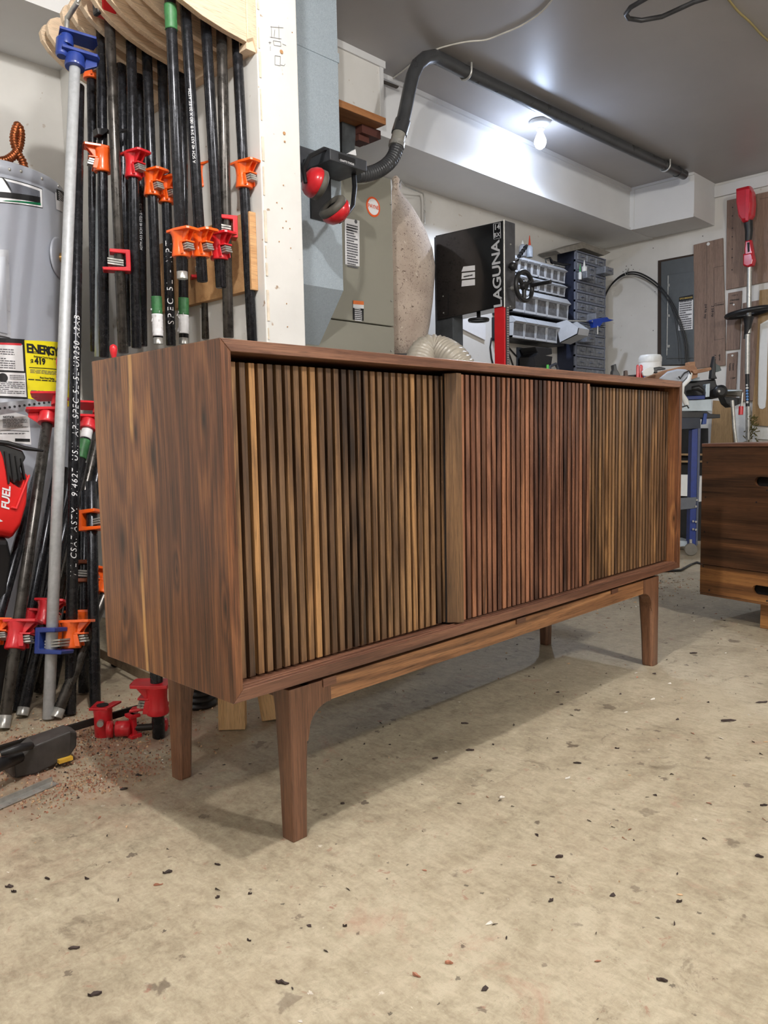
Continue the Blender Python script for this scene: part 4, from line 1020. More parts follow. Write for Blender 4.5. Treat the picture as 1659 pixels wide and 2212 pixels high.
for i, (r, z) in enumerate(prof):
    rings.append([V((bc_.x+(r*(1+.03*math.sin(3*a+i*.4)+.012*math.sin(9*a)))*math.cos(a), bc_.y+r*.8*math.sin(a), z)) for a in [2*PI*k/seg for k in range(seg)]])
m.loft(rings).build('bag', qb.m, db)
MB().lathe([(.012,0),(.016,.01),(.020,.03),(.008,.045)], (bc_.x, bc_.y, bz(402)), (0,0,1), 14).build('gathered_top', qb.m, db)
MB().lathe([(.17,0),(.17,bz(775)+.01)], (bc_.x, bc_.y, 0), (0,0,1), 36, sy=.8).build('collector_drum', M_black, db)
hk = thing('bag_hook', tuple(at(865,395,Y=1.95)), 'bent steel wire hook with a round plate holding the top of the dust bag', 'hook')
MB().tube([at(862,402,Y=1.75), at(866,390,Y=1.8), at(874,402,Y=1.9), at(914,418,Y=1.97), at(917,430,Y=1.97), at(917,484,Y=1.97)], .0045, 8).build('wire', M_steel, hk)
MB().lathe([(.024,0),(.024,.01)], at(858,400,Y=1.80), (0,-1,0), 16).build('disc', plain('dusty_metal', (150,138,126), .6, .3), hk)
hs = thing('dust_hose', tuple(V((at(940,770,t=3.05).x, at(940,770,t=3.05).y, 0))), 'thick beige ribbed dust collection hose arching up behind the credenza', 'hose')
def T(x, y, t=3.0): return at(x, y, t=t)
flex([T(905,1100,2.9), T(900,900,2.95), T(903,800,3.0), T(920,758,3.05), T(950,757,3.05), T(985,780,3.0), T(1010,830,3.0), T(1030,950,3.0), T(1040,1150,3.0), T(1042,1290,3.0)], .055, 'ribbed_hose', plain('beige_hose', (170,162,148), .3, var=.05, coat=.3), hs, .014, 24, .06)

# ================= CEILING =================
yc = 1.30
def onC(x, y, Z): return at(x, y, Z=Z)
rp = .0285; zp = ZC-.004-rp
pa_, pb_ = onC(1000,153,zp), onC(1478,378,zp)
vt = thing('vacuum_pipe', tuple((pa_+pb_)/2), 'dark grey vacuum pipe running along the ceiling and bending down to a ribbed hose', 'pipe')
M_pvc = plain('dark_pvc', (58, 59, 61), 0.32, var=.25, scale=12)
dA = (pa_-pb_).normalized(); yy = pa_.y
bend = [pb_, pa_]
e0 = onC(940,121,zp); e0.y = yy
def V2(x, y): return at(x, y, Y=yy)
down = [pb_, pa_, V2(960,128), V2(938,122), V2(918,126), V2(902,140), V2(891,165), V2(885,190), V2(876,235), V2(868,272)]
for p in down[2:5]: p.z = min(p.z, zp)
MB().tube(down, rp, 20).build('rigid_pipe', M_pvc, vt)
a, b = V2(870,262), V2(862,290); MB().tube([a, b], rp*1.16, 20).build('coupling', M_pvc, vt)
a, b = V2(863,286), V2(857,312); MB().tube([a, b], rp*1.02, 20).build('hose_cuff', plain('grey_pvc', (140,138,130), .35), vt)
a, b = V2(858,308), V2(856,318); MB().tube([a, b], rp*1.18, 20).build('hose_clamp', M_steel, vt)
flex([V2(857,318), V2(850,338), V2(838,354), V2(818,368), V2(795,376), V2(770,378)], rp*.98, 'ribbed_hose', M_pvc, vt, .014, 20, .08)
for x, y in ((1006,156),(1438,358)):
    c = pb_ + (pa_-pb_)*((onC(x, y, zp).x-pb_.x)/(pa_.x-pb_.x)); m = MB(); rr_ = rp+.004
    pts = [c+V((0, math.cos(t)*rr_, -math.sin(t)*rr_)) for t in [PI*k/14 for k in range(15)]]
    pts = [c+V((0, rr_, ZC-c.z-.001))] + pts + [c+V((0,-rr_, ZC-c.z-.001))]
    m.tube(pts, .0055, 8); m.build('pipe_strap', M_steel, vt)
for x, y in ((1440,360),(1462,372)):
    c = pb_ + (pa_-pb_)*((onC(x, y, zp).x-pb_.x)/(pa_.x-pb_.x)); MB().tube([c-dA*.012, c+dA*.012], rp*1.15, 20).build('pipe_coupling', M_pvc, vt)
# bulb
lb = onC(1167, 262, ZC-.002)
cl2 = thing('ceiling_bulb', tuple(lb), 'bare white light bulb glowing in a round ceiling holder by the soffit', 'lamp')
MB().lathe([(.056,0),(.056,-.010),(.048,-.022),(.024,-.034),(.022,-.044)], lb, (0,0,1), 32).build('porcelain_holder', plain('porcelain', (226,228,228), .3, var=.01), cl2)
MB().lathe([(.014,-.04),(.014,-.058),(.022,-.075),(.031,-.098),(.031,-.115),(.024,-.132),(.010,-.142),(.001,-.144)], lb, (0,0,1), 32, cap=False).build('bulb', plain('lit_bulb', (255,255,255), .4, emit=((225,235,255), 14.0), var=0), cl2)
l = bpy.data.lights.new('bulb_light', 'SPOT'); l.energy = 14; l.color = (.74,.83,1.0); l.shadow_soft_size = .03; l.spot_size = math.radians(176); l.spot_blend = .6
lo = bpy.data.objects.new('bulb_light', l); COL.objects.link(lo); lo.location = lb+V((0,0,-.155))
l = bpy.data.lights.new('bulb_glow', 'POINT'); l.energy = 2.0; l.color = (.58,.72,1.0); l.shadow_soft_size = .03
lo = bpy.data.objects.new('bulb_glow', l); COL.objects.link(lo); lo.location = lb+V((0,0,-.16))
# white cable and yellowed cable on the ceiling, bent black rod
def cable(pts, r, name, mat, label):
    pp = [onC(x, y, ZC-r-.001) for x, y in pts]; out = []
    for i in range(len(pp)-1):
        p0 = pp[max(i-1,0)]; p1 = pp[i]; p2 = pp[i+1]; p3 = pp[min(i+2,len(pp)-1)]
        for k in range(8):
            t = k/8; out.append(.5*((2*p1)+(-p0+p2)*t+(2*p0-5*p1+4*p2-p3)*t*t+(-p0+3*p1-3*p2+p3)*t**3))
    out.append(pp[-1]); return tag(MB().tube(out, r, 8).build(name, mat), label, 'cable')
cable([(1200,-12),(1188,6),(1165,30),(1125,56),(1085,73),(1050,86),(1010,90),(975,97),(940,108),(900,130),(868,155),(845,172)], .0035, 'white_cable', plain('cable_white', (196,192,182), .5), 'thin white cable stapled across the ceiling above the dark pipe')
cable([(1560,-20),(1590,20),(1620,48),(1650,80),(1690,110)], .0045, 'yellow_cable', plain('cable_yellow', (150,134,84), .5), 'yellowed cable on the ceiling in the upper right corner')
zr = ZC-.045
rod = [onC(1560,-14,zr), onC(1500,4,zr), onC(1430,36,zr), onC(1385,44,zr), onC(1358,40,zr), onC(1352,30,zr), onC(1362,16,zr), onC(1400,-6,zr), onC(1450,-30,zr)]
tag(MB().tube(rod, .009, 12).build('bent_rod', plain('black_rubber_rod', (58,58,60), .4, .2, var=.3)), 'bent black rod with a hairpin end hanging under the ceiling at top right', 'rod')
tag(MB().prism([at(829,173,Y=1.60), at(862,186,Y=1.60), at(860,190,Y=1.60), at(829,178,Y=1.60)], (0,.012,0)).build('loose_paint_strip', plain('dark_gap', (70,62,54), .8)), 'peeling dark strip at the joint of soffit and ceiling beside the bent pipe', 'strip')

# ================= BANDSAW =================
XS = 2.40
def S_(x, y, X=XS): return at(x, y, X=X)
M_sawblk = plain('gloss_black_enamel', (17, 18, 21), 0.08, 0.0, var=.1, scale=6, coat=.6)
M_sawgrey = plain('saw_grey', (84, 84, 88), .38, .4, var=.2)
A1, A2, A3, A4 = S_(1086,476), S_(1088,661), S_(943,692), S_(940,509)
yf = A1.y; yb_ = A4.y; ztop = (A1.z); 
bs = thing('bandsaw', (XS+.12, (yf+yb_)/2, 0), 'large black bandsaw with a red guard post and white lettering up its wheel cover', 'bandsaw')
MB().prism([A1, A2, A3, A4], (.10,0,0)).build('wheel_cover', M_sawblk, bs, bevel=.004)
MB().prism([S_(1088,479), S_(1090,664), V((XS,yb_+.002,S_(1090,664).z)), V((XS,yb_+.002,S_(1088,479).z))], (0,0,0)) if False else None
MB().box((XS+.012, yf-.006, A2.z-.004), (XS+.092, yf+.05, A1.z+.002)).build('frame_side', M_sawgrey, bs, bevel=.003)
MB().tube([V((XS+.004, yf-.004, A2.z-.006)), V((XS+.004, yf-.004, A1.z+.003))], .004, 8).build('edge_trim', M_steel, bs)
MB().box((XS+.01, yb_-.10, .4), (XS+.09, yb_+.01, A3.z+.02)).box((XS+.02, yb_-.005, .4), (XS+.08, yb_+.025, A4.z)).build('spine_column', plain('column_grey', (70,74,78), .4, .3, var=.15), bs, bevel=.003)
MB().box((XS-.01, yf-.02, .06), (XS+.12, yb_+.03, .52)).build('lower_cover', M_sawblk, bs, bevel=.006)
MB().box((XS-.04, yf-.04, 0), (XS+.16, yb_+.05, .06)).build('base', M_sawgrey, bs, bevel=.004)
MB().box((XS-.22, yf-.16, .80), (XS+.24, yb_-.14, .835)).build('saw_table', M_steel, bs, bevel=.002)
MB().box((XS+.0, yf+.06, .5), (XS+.10, yb_-.16, .80)).build('trunnion', M_sawgrey, bs)
# blade guard post
g0, g1 = S_(1066,668), S_(1088,664)
MB().box((XS+.006, g1.y, .835+.06), (XS+.016, g0.y, g0.z+.02)).build('blade_guard', plain('guard_red', (206,28,36), .4, var=.04), bs, bevel=.002)
MB().box((XS+.018, g1.y-.004, .835+.06), (XS+.040, g1.y+.022, g0.z+.02)).build('guide_post', M_sawgrey, bs, bevel=.001)
m = MB(); z = .90
while z < g0.z: m.box((XS+.020, g1.y-.007, z), (XS+.030, g1.y-.003, z+.006)); z += .011
m.build('post_rack_teeth', M_steel, bs)
# horizontal hand wheel under the cover
c = at(1034, 691, X=XS+.05)
MB().lathe([(.040,-.004),(.050,-.008),(.053,0),(.050,.006),(.040,.004)], c, (0,0,1), 32, cap=False).lathe([(.042,-.002),(.042,.002)], c, (0,0,1), 24).build('guide_wheel', M_black, bs)
MB().lathe([(.010,0),(.010,.03),(.014,.032),(.014,.05)], c, (0,0,1), 14).build('wheel_stem', M_black, bs)
# tension wheel on the narrow side
c0_ = V((XS+.062, yf-.006, at(1108,624,Y=yf).z)); yw = yf-.075
MB().tube([c0_, V((c0_.x, yw, c0_.z))], .012, 12).build('wheel_shaft', M_steel, bs)
wc = V((c0_.x, yw, c0_.z)); RW = .066
m = MB(); m.tube([wc+V((math.cos(t)*RW, 0, math.sin(t)*RW)) for t in [2*PI*k/36 for k in range(37)]], .011, 10, cap=False)
m.build('wheel_rim', M_black, bs)
m = MB(); m.lathe([(.02,-.01),(.024,0),(.018,.012)], wc, (0,-1,0), 18)
for k in range(3):
    t = 2*PI*k/3+.5; m.tube([wc, wc+V((math.cos(t)*RW, 0, math.sin(t)*RW))], [.012,.008], 8)
m.build('wheel_spokes', M_black, bs)
h0 = wc+V((RW*.8,0,RW*.15)); MB().tube([h0, h0+V((0,-.02,0)), h0+V((0,-.11,.0))], [.006,.010,.0095], 12).build('crank_handle', M_black, bs)
c3 = V((XS+.04, yf-.006, at(1100,578,Y=yf).z)); MB().lathe([(.006,0),(.006,.012),(.020,.014),(.022,.03),(.016,.036)], c3, (0,-1,0), 8).build('lock_knob', M_black, bs)
for x, y in ((1102,528),(1101,662)):
    MB().lathe([(.004,0),(.004,.004)], at(x,y,Y=yf-.006), (0,-1,0), 10).build('cover_bolt', M_steel, bs)
for x, y in ((958,640),(959,676)):
    MB().lathe([(.0035,0),(.0035,.004)], S_(x,y), (-1,0,0), 10).build('hinge_bolt', M_steel, bs)
MB().prism([S_(952,638), S_(968,636), S_(968,681), S_(953,684)], (-.002,0,0)).build('hinge_plate', M_sawblk, bs)
# lettering
M_let = plain('silver_lettering', (200,202,206), .4, .2, var=.02)
v0 = S_(1077,663); v1 = S_(1071,519)
ud = (v1-v0).normalized(); mid = (v0+v1)/2; ln = (v1-v0).length
me = textmesh('LAGUNA', 1.0, bold=.022, space=.95); w_ = max(v.co.x for v in me.vertices)-min(v.co.x for v in me.vertices); xm = (max(v.co.x for v in me.vertices)+min(v.co.x for v in me.vertices))/2
sx_ = ln/w_; upv = V((0,1,0)); sy_ = .048/.72
m = MB(); m.mesh(me, lambda p: mid + ud*((p.x-xm)*sx_) + upv*(p.y*sy_) + V((-.0015,0,0))); m.build('cover_lettering', M_let, bs); bpy.data.meshes.remove(me)
def frame_rect(pl, w, X=XS-.0012):
    m = MB(); ps = [S_(*p) for p in pl]
    for i in range(4):
        a, b = ps[i], ps[(i+1)%4]; m.tube([V((X,a.y,a.z)), V((X,b.y,b.z))], w, 4)
    return m
frame_rect([(1066,484),(1081,481),(1082,514),(1067,517)], .0011).build('model_frame', M_let, bs)
p_ = S_(1074,491); m = MB(); flat_text(m, '14', .034, (XS-.0016,p_.y,p_.z), (0,-1,0), (0,0,1), bold=.0008); m.build('model_number', M_let, bs)
p_ = S_(1074,508); m = MB(); flat_text(m, 'BX', .028, (XS-.0016,p_.y,p_.z), (0,-1,0), (0,0,1), bold=.0004); m.build('model_number', M_let, bs)
for i, (y0, y1) in enumerate(((575,587),(589,603),(605,619))):
    MB().prism([S_(998 if i else 1001,y0+1), S_(1026,y0-2), S_(1026,y1-3), S_(997,y1)], (-.0008,0,0)).build('cover_sticker', M_paper, bs)
    if i == 1:
        p_ = S_(1012,596); m = MB(); quad_text_lines(m, p_+V((-.0012,0,0)), (0,-1,0), (0,0,1), .055, .010, 1, 5); m.build('sticker_print', M_ink, bs)

# ================= SMALL PARTS STORAGE ON THE BACK WALL =================
yU = 1.85
M_bin = plain('grey_bin', (186,190,196), .4, var=.05)
M_rackb = plain('rack_black', (24,26,34), .5)
M_binwin = plain('bin_window', (104,106,110), .18, var=.35, scale=45)
M_drw = plain('drawer_front', (124,128,136), .25, var=.22, scale=40, alpha=.9)
def tiltrow(x0px, x1px, ztpx, zbpx, n, label, depth=.15, only=None, xoff=0):
    X0, X1 = at(x0px, 600, Y=yU).x, at(x1px, 600, Y=yU).x
    zt, zb_ = at(ztpx[0], ztpx[1], Y=yU).z, at(zbpx[0], zbpx[1], Y=yU).z
    t_ = thing('tilt_bin_unit', ((X0+X1)/2, YB-.08, zb_), label, 'storage bins', 'tilting bin units on the back wall')
    MB().box((X0, yU+.03, zb_-.006), (X1, YB-.002, zt+.006)).build('housing', M_rackb, t_)
    w = (X1-X0)/n; hh = zt-zb_
    for k in range(n):
        a, b = X0+w*k+.003, X0+w*(k+1)-.003; g = .007
        prof = [(yU+.03, zb_), (yU+.004, zb_), (yU-.004, zt-hh*.30), (yU-.022, zt-hh*.22), (yU+.012, zt), (yU+.03, zt)]
        bn = MB(); bn.prism([(a, y, z) for y, z in prof[:1]+prof[1:3]+[(yU+.03, zt-hh*.30)]], (g,0,0)).prism([(b-g, y, z) for y, z in prof[:1]+prof[1:3]+[(yU+.03, zt-hh*.30)]], (g,0,0))
        bn.prism([(a, y, z) for y, z in ((yU+.03, zt-hh*.32),(yU-.004, zt-hh*.32),(yU-.024, zt-hh*.26),(yU+.008, zt),(yU+.03, zt))], (b-a,0,0))
        bn.box((a, yU+.001, zb_), (b, yU+.03, zb_+hh*.10))
        o = bn.build('bin', M_bin, t_)
        MB().box((a+g, yU+.004, zb_+hh*.1), (b-g, yU+.007, zt-hh*.30)).build('window', M_binwin, o)
    return t_
tiltrow(1108,1163,(1219,579),(1219,612),4,'upper left unit of small grey tilting bins beside the bandsaw')
tiltrow(1164,1221,(1219,579),(1219,612),4,'upper right unit of small grey tilting bins with tools lying on top')
tiltrow(1108,1163,(1219,615),(1219,641),4,'second left unit of small tilting bins behind the bandsaw hand wheel')
tiltrow(1164,1221,(1219,615),(1219,641),4,'second right unit of small tilting bins beside the dark drawer stack')
u3 = tiltrow(1108,1228,(1226,646),(1226,692),5,'row of five deep tilting bins, one holding red parts')
X0 = at(1131,680,Y=yU).x; z3 = at(1226,692,Y=yU).z
rp_ = MB().box((X0, yU+.010, z3+.02), (X0+.075, yU+.025, z3+.055)).build('red_parts', M_red, u3)
u4 = tiltrow(1107,1204,(1200,697),(1200,741),4,'bottom row of deep tilting bins with its end bin hanging open')
# the open end bin
X0, X1 = at(1204,700,Y=yU).x, at(1226,700,Y=yU).x; zt, zb_ = at(1200,697,Y=yU).z, at(1200,741,Y=yU).z
ob = MB(); pr = [(yU+.01, zt), (yU-.07, zt+.012), (yU-.16, zt-.05), (yU-.15, zt-.09), (yU-.02, zb_)]
ob.prism([(X0, y, z) for y, z in pr], (.006,0,0)); ob.prism([(X1, y, z) for y, z in pr], (.006,0,0)); ob.prism([(X0, yU-.16, zt-.05), (X0, yU-.15, zt-.09), (X0, yU-.145, zt-.09), (X0, yU-.155, zt-.05)], (X1-X0,0,0))
ob.prism([(X0, yU-.15, zt-.09), (X0, yU-.02, zb_), (X0, yU-.02, zb_+.005), (X0, yU-.145, zt-.085)], (X1-X0,0,0))
ob.build('open_bin', M_bin, u4)
MB().box((X0, yU+.03, zb_-.006), (X1+.006, YB-.002, zt+.006)).build('open_housing', M_rackb, u4)
# drawer stacks
Xd = 4.165; yfd = at(1243,600,X=Xd).y; Xe = at(1308,640,Y=yfd).x
M_navy = plain('navy_case', (34,40,60), .5, var=.1)
M_frame = plain('drawer_frame', (112,118,134), .45, var=.1)
def zrow(y): return at(1243, y, Y=yfd).z
def drawers(y0, y1, rows, label, mode):
    zt, zb_ = zrow(y0), zrow(y1)
    t_ = thing('drawer_cabinet', ((Xd+Xe)/2, (yfd+YB)/2, zb_), label, 'drawer cabinet', 'small parts drawer cabinets stacked in the back corner')
    MB().box((Xd, yfd+.012, zb_), (Xe, YB-.003, zt)).build('case', M_navy, t_)
    m = MB(); m.box((Xd, yfd, zb_), (Xd+.022, yfd+.014, zt)); m.box((Xe-.014, yfd, zb_), (Xe, yfd+.014, zt))
    hh = (zt-zb_)/rows
    for k in range(rows+1): z = zb_+hh*k; m.box((Xd, yfd-.003, max(zb_, z-.007)), (Xe, yfd+.014, min(zt, z+.007)))
    m.build('face_frame', M_frame, t_, weld=False)
    n = 3; wd_ = (Xe-Xd-.04)/n
    for k in range(rows):
        for j in range(n):
            a = Xd+.024+wd_*j; z = zb_+hh*k+.009; pull = .0
            if mode == 'top' and (k, j) in ((4, 0), (5, 2), (0, 1)): pull = .07
            if mode == 'bot' and (k, j) in ((4, 0),): pull = .07
            d_ = MB().box((a, yfd-.004-pull, z), (a+wd_-.006, yfd+.004 if not pull else yfd+.01, z+hh-.020)).build('drawer', M_drw, t_, bevel=.003)
            MB().box((a+wd_*.3, yfd-.016-pull, z+hh*.30), (a+wd_*.62, yfd-.004-pull, z+hh*.38)).build('drawer_pull', M_frame, d_)
    return t_, zt, zb_
dk1, zt1, zb1 = drawers(540, 692, 7, 'upper navy cabinet of clear small parts drawers under a crumpled bag', 'top')
dk2, zt2, zb2_ = drawers(694, 840, 6, 'lower navy cabinet of clear small parts drawers below the blue clamp', 'bot')
wb_z = zb2_
# bag and loose things on the stacks
pb = MB(); pts = [(1200,541),(1258,523),(1320,545),(1306,552),(1262,536),(1212,548)]
pb.prism([at(x, y, Y=yfd-.01) for x, y in pts], (0,.14,.0)); tag(pb.build('crumpled_bag', plain('grey_film', (146,140,130), .4, alpha=.8, var=.2), bevel=.003), 'crumpled grey plastic bag lying on top of the drawer stack', 'bag')
def bottle(name, px, py0, py1, Y, rpx, mat, capmat, label, cappx=.3):
    c = at(px, py0, Y=Y); t_ = at(px, py1, Y=Y); hgt = t_.z-c.z; r = rpx/F*((c-CAM).dot(-CM.col[2]))
    o = thing(name, tuple(c), label, 'bottle')
    MB().lathe([(r*.9,0),(r,.004),(r,hgt*(1-cappx)*.85),(r*.4,hgt*(1-cappx))], c, (0,0,1), 20).build('body', mat, o)
    MB().lathe([(r*.42,hgt*(1-cappx)),(r*.36,hgt*(1-cappx)+.01),(r*.1,hgt)], c, (0,0,1), 14).build('nozzle', capmat, o); return o
bottle('glue_bottle', 1144, 556, 509, 1.93, 7, plain('white_blue_bottle', (176,186,200), .4), plain('nozzle_orange', (214,74,40), .4), 'glue bottle with a tall orange nozzle standing on the tilting bins', .45)
bottle('clear_bottle', 1129, 554, 519, 1.94, 8, M_clear, M_white, 'clear squeeze bottle standing left of the orange-tipped glue bottle', .25)
bottle('glue_bottle', 1262, 590, 562, yfd-.035, 6, M_white, M_white, 'white glue bottle with a thin tip standing on an open drawer', .45)
bottle('glue_bottle', 1253, 604, 570, yfd-.05, 3.5, M_white, plain('nozzle_green', (70,180,96), .4), 'small glue bottle with a green cap beside the open drawer', .5)
jt = MB(); a = at(1117,560,Y=1.84); b = at(1138,530,Y=1.84); dd = (b-a)
for k in range(5):
    p = a+dd*(k/5); jt.tube([p, p+dd*.15], [.014,.010], 10)
jt.tube([a, b], .008, 8); tag(jt.build('jointed_coolant_arm', M_black), 'black jointed hose arm sticking up beside the bandsaw', 'hose')
tg = thing('tools_on_bins', tuple(at(1200,580,Y=1.92)), 'black tools with a wire loop lying on top of the upper right bins', 'tool')
MB().tube([at(1180,568,Y=1.9), at(1178,560,Y=1.9), at(1188,557,Y=1.9), at(1192,566,Y=1.9), at(1214,572,Y=1.9), at(1232,571,Y=1.9)], [.004,.004,.006,.012,.012,.004], 10).build('handle', M_black, tg)
MB().tube([at(1195,572,Y=1.89), at(1219,577,Y=1.89)], .006, 8).build('metal_tip', M_steel, tg)
bcz = yfd-.14; bq = thing('quick_clamp', tuple(at(1290,700,Y=bcz)), 'blue one-handed clamp sticking out over the lower drawer cabinet', 'clamp')
MB().tube([at(1225,693,Y=bcz+.1), at(1280,694,Y=bcz)], .006, 8).build('bar', M_steel, bq)
MB().prism([at(x,y,Y=bcz) for x,y in ((1272,693),(1292,688),(1312,685),(1316,689),(1327,691),(1318,694),(1302,697),(1296,706),(1284,708),(1282,698))], (0,.03,0)).build('grip', plain('clamp_blue', (20,62,168), .4), bq, bevel=.003)
MB().tube([at(1291,704,Y=bcz), at(1291,722,Y=bcz)], .005, 8).build('screw_end', M_steel, bq)
# things low on the back wall
tag(MB().prism([at(1118,750,Y=YB-.012), at(1147,754,Y=YB-.012), at(1147,800,Y=YB-.012), at(1118,800,Y=YB-.012)], (0,.01,0)).build('grey_panel', plain('slate_panel', (72,80,94), .5)), 'dark blue grey panel on the back wall under the bins', 'panel')
cg = thing('battery_charger', tuple(at(1178,800,Y=1.9)), 'black charger with a green light on the back wall beside the drawers', 'charger')
MB().prism([at(x,y,Y=1.86) for x,y in ((1156,749),(1192,752),(1193,765),(1180,768),(1194,770),(1190,795),(1156,792),(1155,770),(1162,762))], (0,.12,0)).build('body', M_black, cg, bevel=.004)
MB().tube([at(1186,812,Y=1.85), at(1188,792,Y=1.85), at(1200,786,Y=1.85), at(1205,796,Y=1.85), at(1202,812,Y=1.85)], .010, 10).build('handle', plain('dark_grey_plastic', (62,64,70), .4), cg)
MB().tube([at(1183,800,Y=1.84), at(1183,788,Y=1.84)], .009, 10).build('green_end', plain('green_plastic', (90,190,80), .4), cg)
for i, pts in enumerate(([(1092,738),(1100,752),(1116,770),(1130,776),(1146,774),(1160,760)], [(1092,755),(1100,765),(1108,788),(1112,800)], [(1062,730),(1059,750),(1062,775),(1066,790)])):
    pp = [at(x, y, Y=2.003) for x, y in pts]
    tag(MB().tube(pp, .005, 8).build('black_cable', M_black), ('black cord hanging in a loop across the grey panel', 'black cord hanging straight down right of the red guard post', 'black cord hanging left of the red guard post')[i], 'cable')
tag(MB().prism([at(978,683,Y=1.995), at(1049,700,Y=1.995), at(1049,735,Y=1.995), at(978,700,Y=1.995)], (0,.012,0)).build('notice_sheet', M_paper), 'white sheet fixed on the back wall seen under the bandsaw cover', 'paper')
tag(MB().box((3.00, 1.72, .62), (3.18, 1.82, .70)).build('red_case', M_red, bevel=.004), 'red plastic part just showing above the credenza top', 'case') if False else None

# ================= RIGHT WALL =================
def Wl(x, y, d=0.0): return at(x, y, X=XR-d)
def slab(name, pl, mat, label, cat, d=.012, group=None, parent=None, lift=0.001, bevel=.001):
    m = MB().prism([Wl(x, y, d+lift) for x, y in pl], (d,0,0)); o = m.build(name, mat, parent, bevel=bevel)
    if parent is None: tag(o, label, cat, group)
    return o
M_tpl = wood('template_ply', ((98,78,68),(136,112,98),(160,136,118)), 'Z', 1.0, rough=.6, coat=0, contrast=.7)
M_tan = wood('tan_ply', ((128,100,66),(162,132,92),(182,152,110)), 'Z', .8, rough=.6, coat=0, contrast=.6)
# electrical panel
pn = thing('electrical_panel', tuple(Wl(1460,785)), 'dark grey electrical panel set in the right wall behind the wire coil', 'electrical panel')
slab('recess_frame', [(1421,563),(1512,546),(1512,790),(1420,790)], plain('recess_brown', (58,46,38), .8), 0, 0, .004, parent=pn)
M_pnl = plain('panel_grey', (92, 96, 98), .42, .25, var=.06)
slab('box_front', [(1428,566),(1512,550),(1512,786),(1428,789)], M_pnl, 0, 0, .012, parent=pn)
slab('panel_door', [(1440,594),(1499,586),(1499,773),(1439,775)], M_pnl, 0, 0, .018, parent=pn, bevel=.002)
slab('door_trim', [(1442,595),(1444,595),(1441,768),(1439,768)], M_steel, 0, 0, .021, parent=pn)
for y in (616, 682, 748): slab('hinge', [(1442,y-3),(1446,y-3),(1446,y+3),(1442,y+3)], M_steel, 0, 0, .024, parent=pn)
slab('warning_sheet', [(1467,642),(1497,636),(1496,711),(1465,714)], M_paper, 0, 0, .0205, parent=pn)
slab('sheet_heading', [(1467,642),(1497,636),(1497,647),(1466,652)], M_ink, 0, 0, .0215, parent=pn)
c = Wl(1482,644,.0235); m = MB(); flat_text(m, 'GFCI BREAKER', .014, c, (0,-1,0), (0,0,1), bold=.0003); m.build('heading_print', plain('gold_print', (206,176,90), .5), pn)
c = Wl(1481,680,.0225); m = MB(); quad_text_lines(m, c, (0,-1,0), (0,0,1), .085, .20, 13, 9); m.build('sheet_print', M_inkgrey, pn)
# wood templates
t1 = slab('wood_template', [(1498,529),(1561,514),(1563,600),(1566,700),(1566,789),(1530,793),(1499,796)], M_tpl, 'tall walnut coloured template board covering half of the electrical panel', 'template board', .014, 'templates hung on the right wall')
m = MB(); m.lathe([(.011,0),(.011,.001)], Wl(1530,527,.0155), (-1,0,0), 18); m.build('hole', M_white, t1)
def ln_(m, p, q, d, w=.0016):
    a, b = Wl(*p, d), Wl(*q, d); n = (b-a).normalized().cross(V((1,0,0)))*w/2
    m._f([m.bm.verts.new(z) for z in (a-n, b-n, b+n, a+n)])
m = MB()
for p, q in (((1526,523),(1528,792)), ((1542,578),(1563,574)), ((1543,656),(1564,652)), ((1542,578),(1543,735)), ((1543,735),(1564,731))): ln_(m, p, q, .0156)
m.build('pencil_line', M_ink, t1)
def hand(parent, px, py, s, size, d, vert=True):
    c = Wl(px, py, d); m = MB()
    if vert: flat_text(m, s, size, c, (0,0,-1), (0,-1,0), shear=.2, bold=.0004)
    else: flat_text(m, s, size, c, (0,-1,0), (0,0,1), shear=.2, bold=.0004)
    m.build('handwriting', M_ink, parent)
hand(t1, 1524, 672, '3/4 Nt. top', .022, .0157); hand(t1, 1539, 672, '2 5/8 Nt', .022, .0157); hand(t1, 1553, 658, 'Connect', .018, .0157, False); hand(t1, 1544, 772, '7 1/2', .020, .0157); hand(t1, 1555, 772, 'apron', .018, .0157)
t2 = slab('wood_template', [(1570,433),(1662,413),(1662,608),(1568,626)], M_tpl, 'wide walnut coloured template board behind the head of the string trimmer', 'template board', .014, 'templates hung on the right wall')
m = MB()
for k in range(7): m.lathe([(.004,0),(.004,.0008)], Wl(1582.5-.2*k,448+k*22.5-(k%2)*4,.0155), (-1,0,0), 10)
m.build('pilot_holes', M_ink, t2); m = MB(); ln_(m, (1641,430), (1662,426), .0156); ln_(m, (1583,440), (1581,570), .0156, .0009); m.build('pencil_line', M_ink, t2)
t3 = slab('wood_template', [(1573,633),(1602,628),(1597,754),(1568,757)], M_tpl, 'narrow template board with handwriting and a small hole, left of the trimmer pole', 'template board', .010, 'templates hung on the right wall')
hand(t3, 1587, 648, 'STRINGERS', .012, .0118, False); hand(t3, 1580, 655, 'RAIL', .012, .0118, False); hand(t3, 1587, 638, '< 5\'5" >', .012, .0118, False); MB().lathe([(.006,0),(.006,.001)], Wl(1585,658,.0115), (-1,0,0), 12).build('hole', M_white, t3)
t4 = slab('wood_template', [(1571,764),(1593,760),(1588,866),(1566,868)], M_tpl, 'small template board with a white hole hung below the handwritten one', 'template board', .010, 'templates hung on the right wall')
MB().lathe([(.007,0),(.007,.001)], Wl(1582,768,.0115), (-1,0,0), 12).build('hole', M_white, t4); hand(t4, 1577, 792, 'Template', .014, .0118); hand(t4, 1584, 792, 'Concave', .014, .0118); hand(t4, 1583, 817, '1 5/8"', .014, .0118, False)
slab('wood_template', [(1604,655),(1640,648),(1633,790),(1627,865),(1597,868),(1599,800)], M_tpl, 'dark template board directly behind the trimmer pole', 'template board', .020, 'templates hung on the right wall')
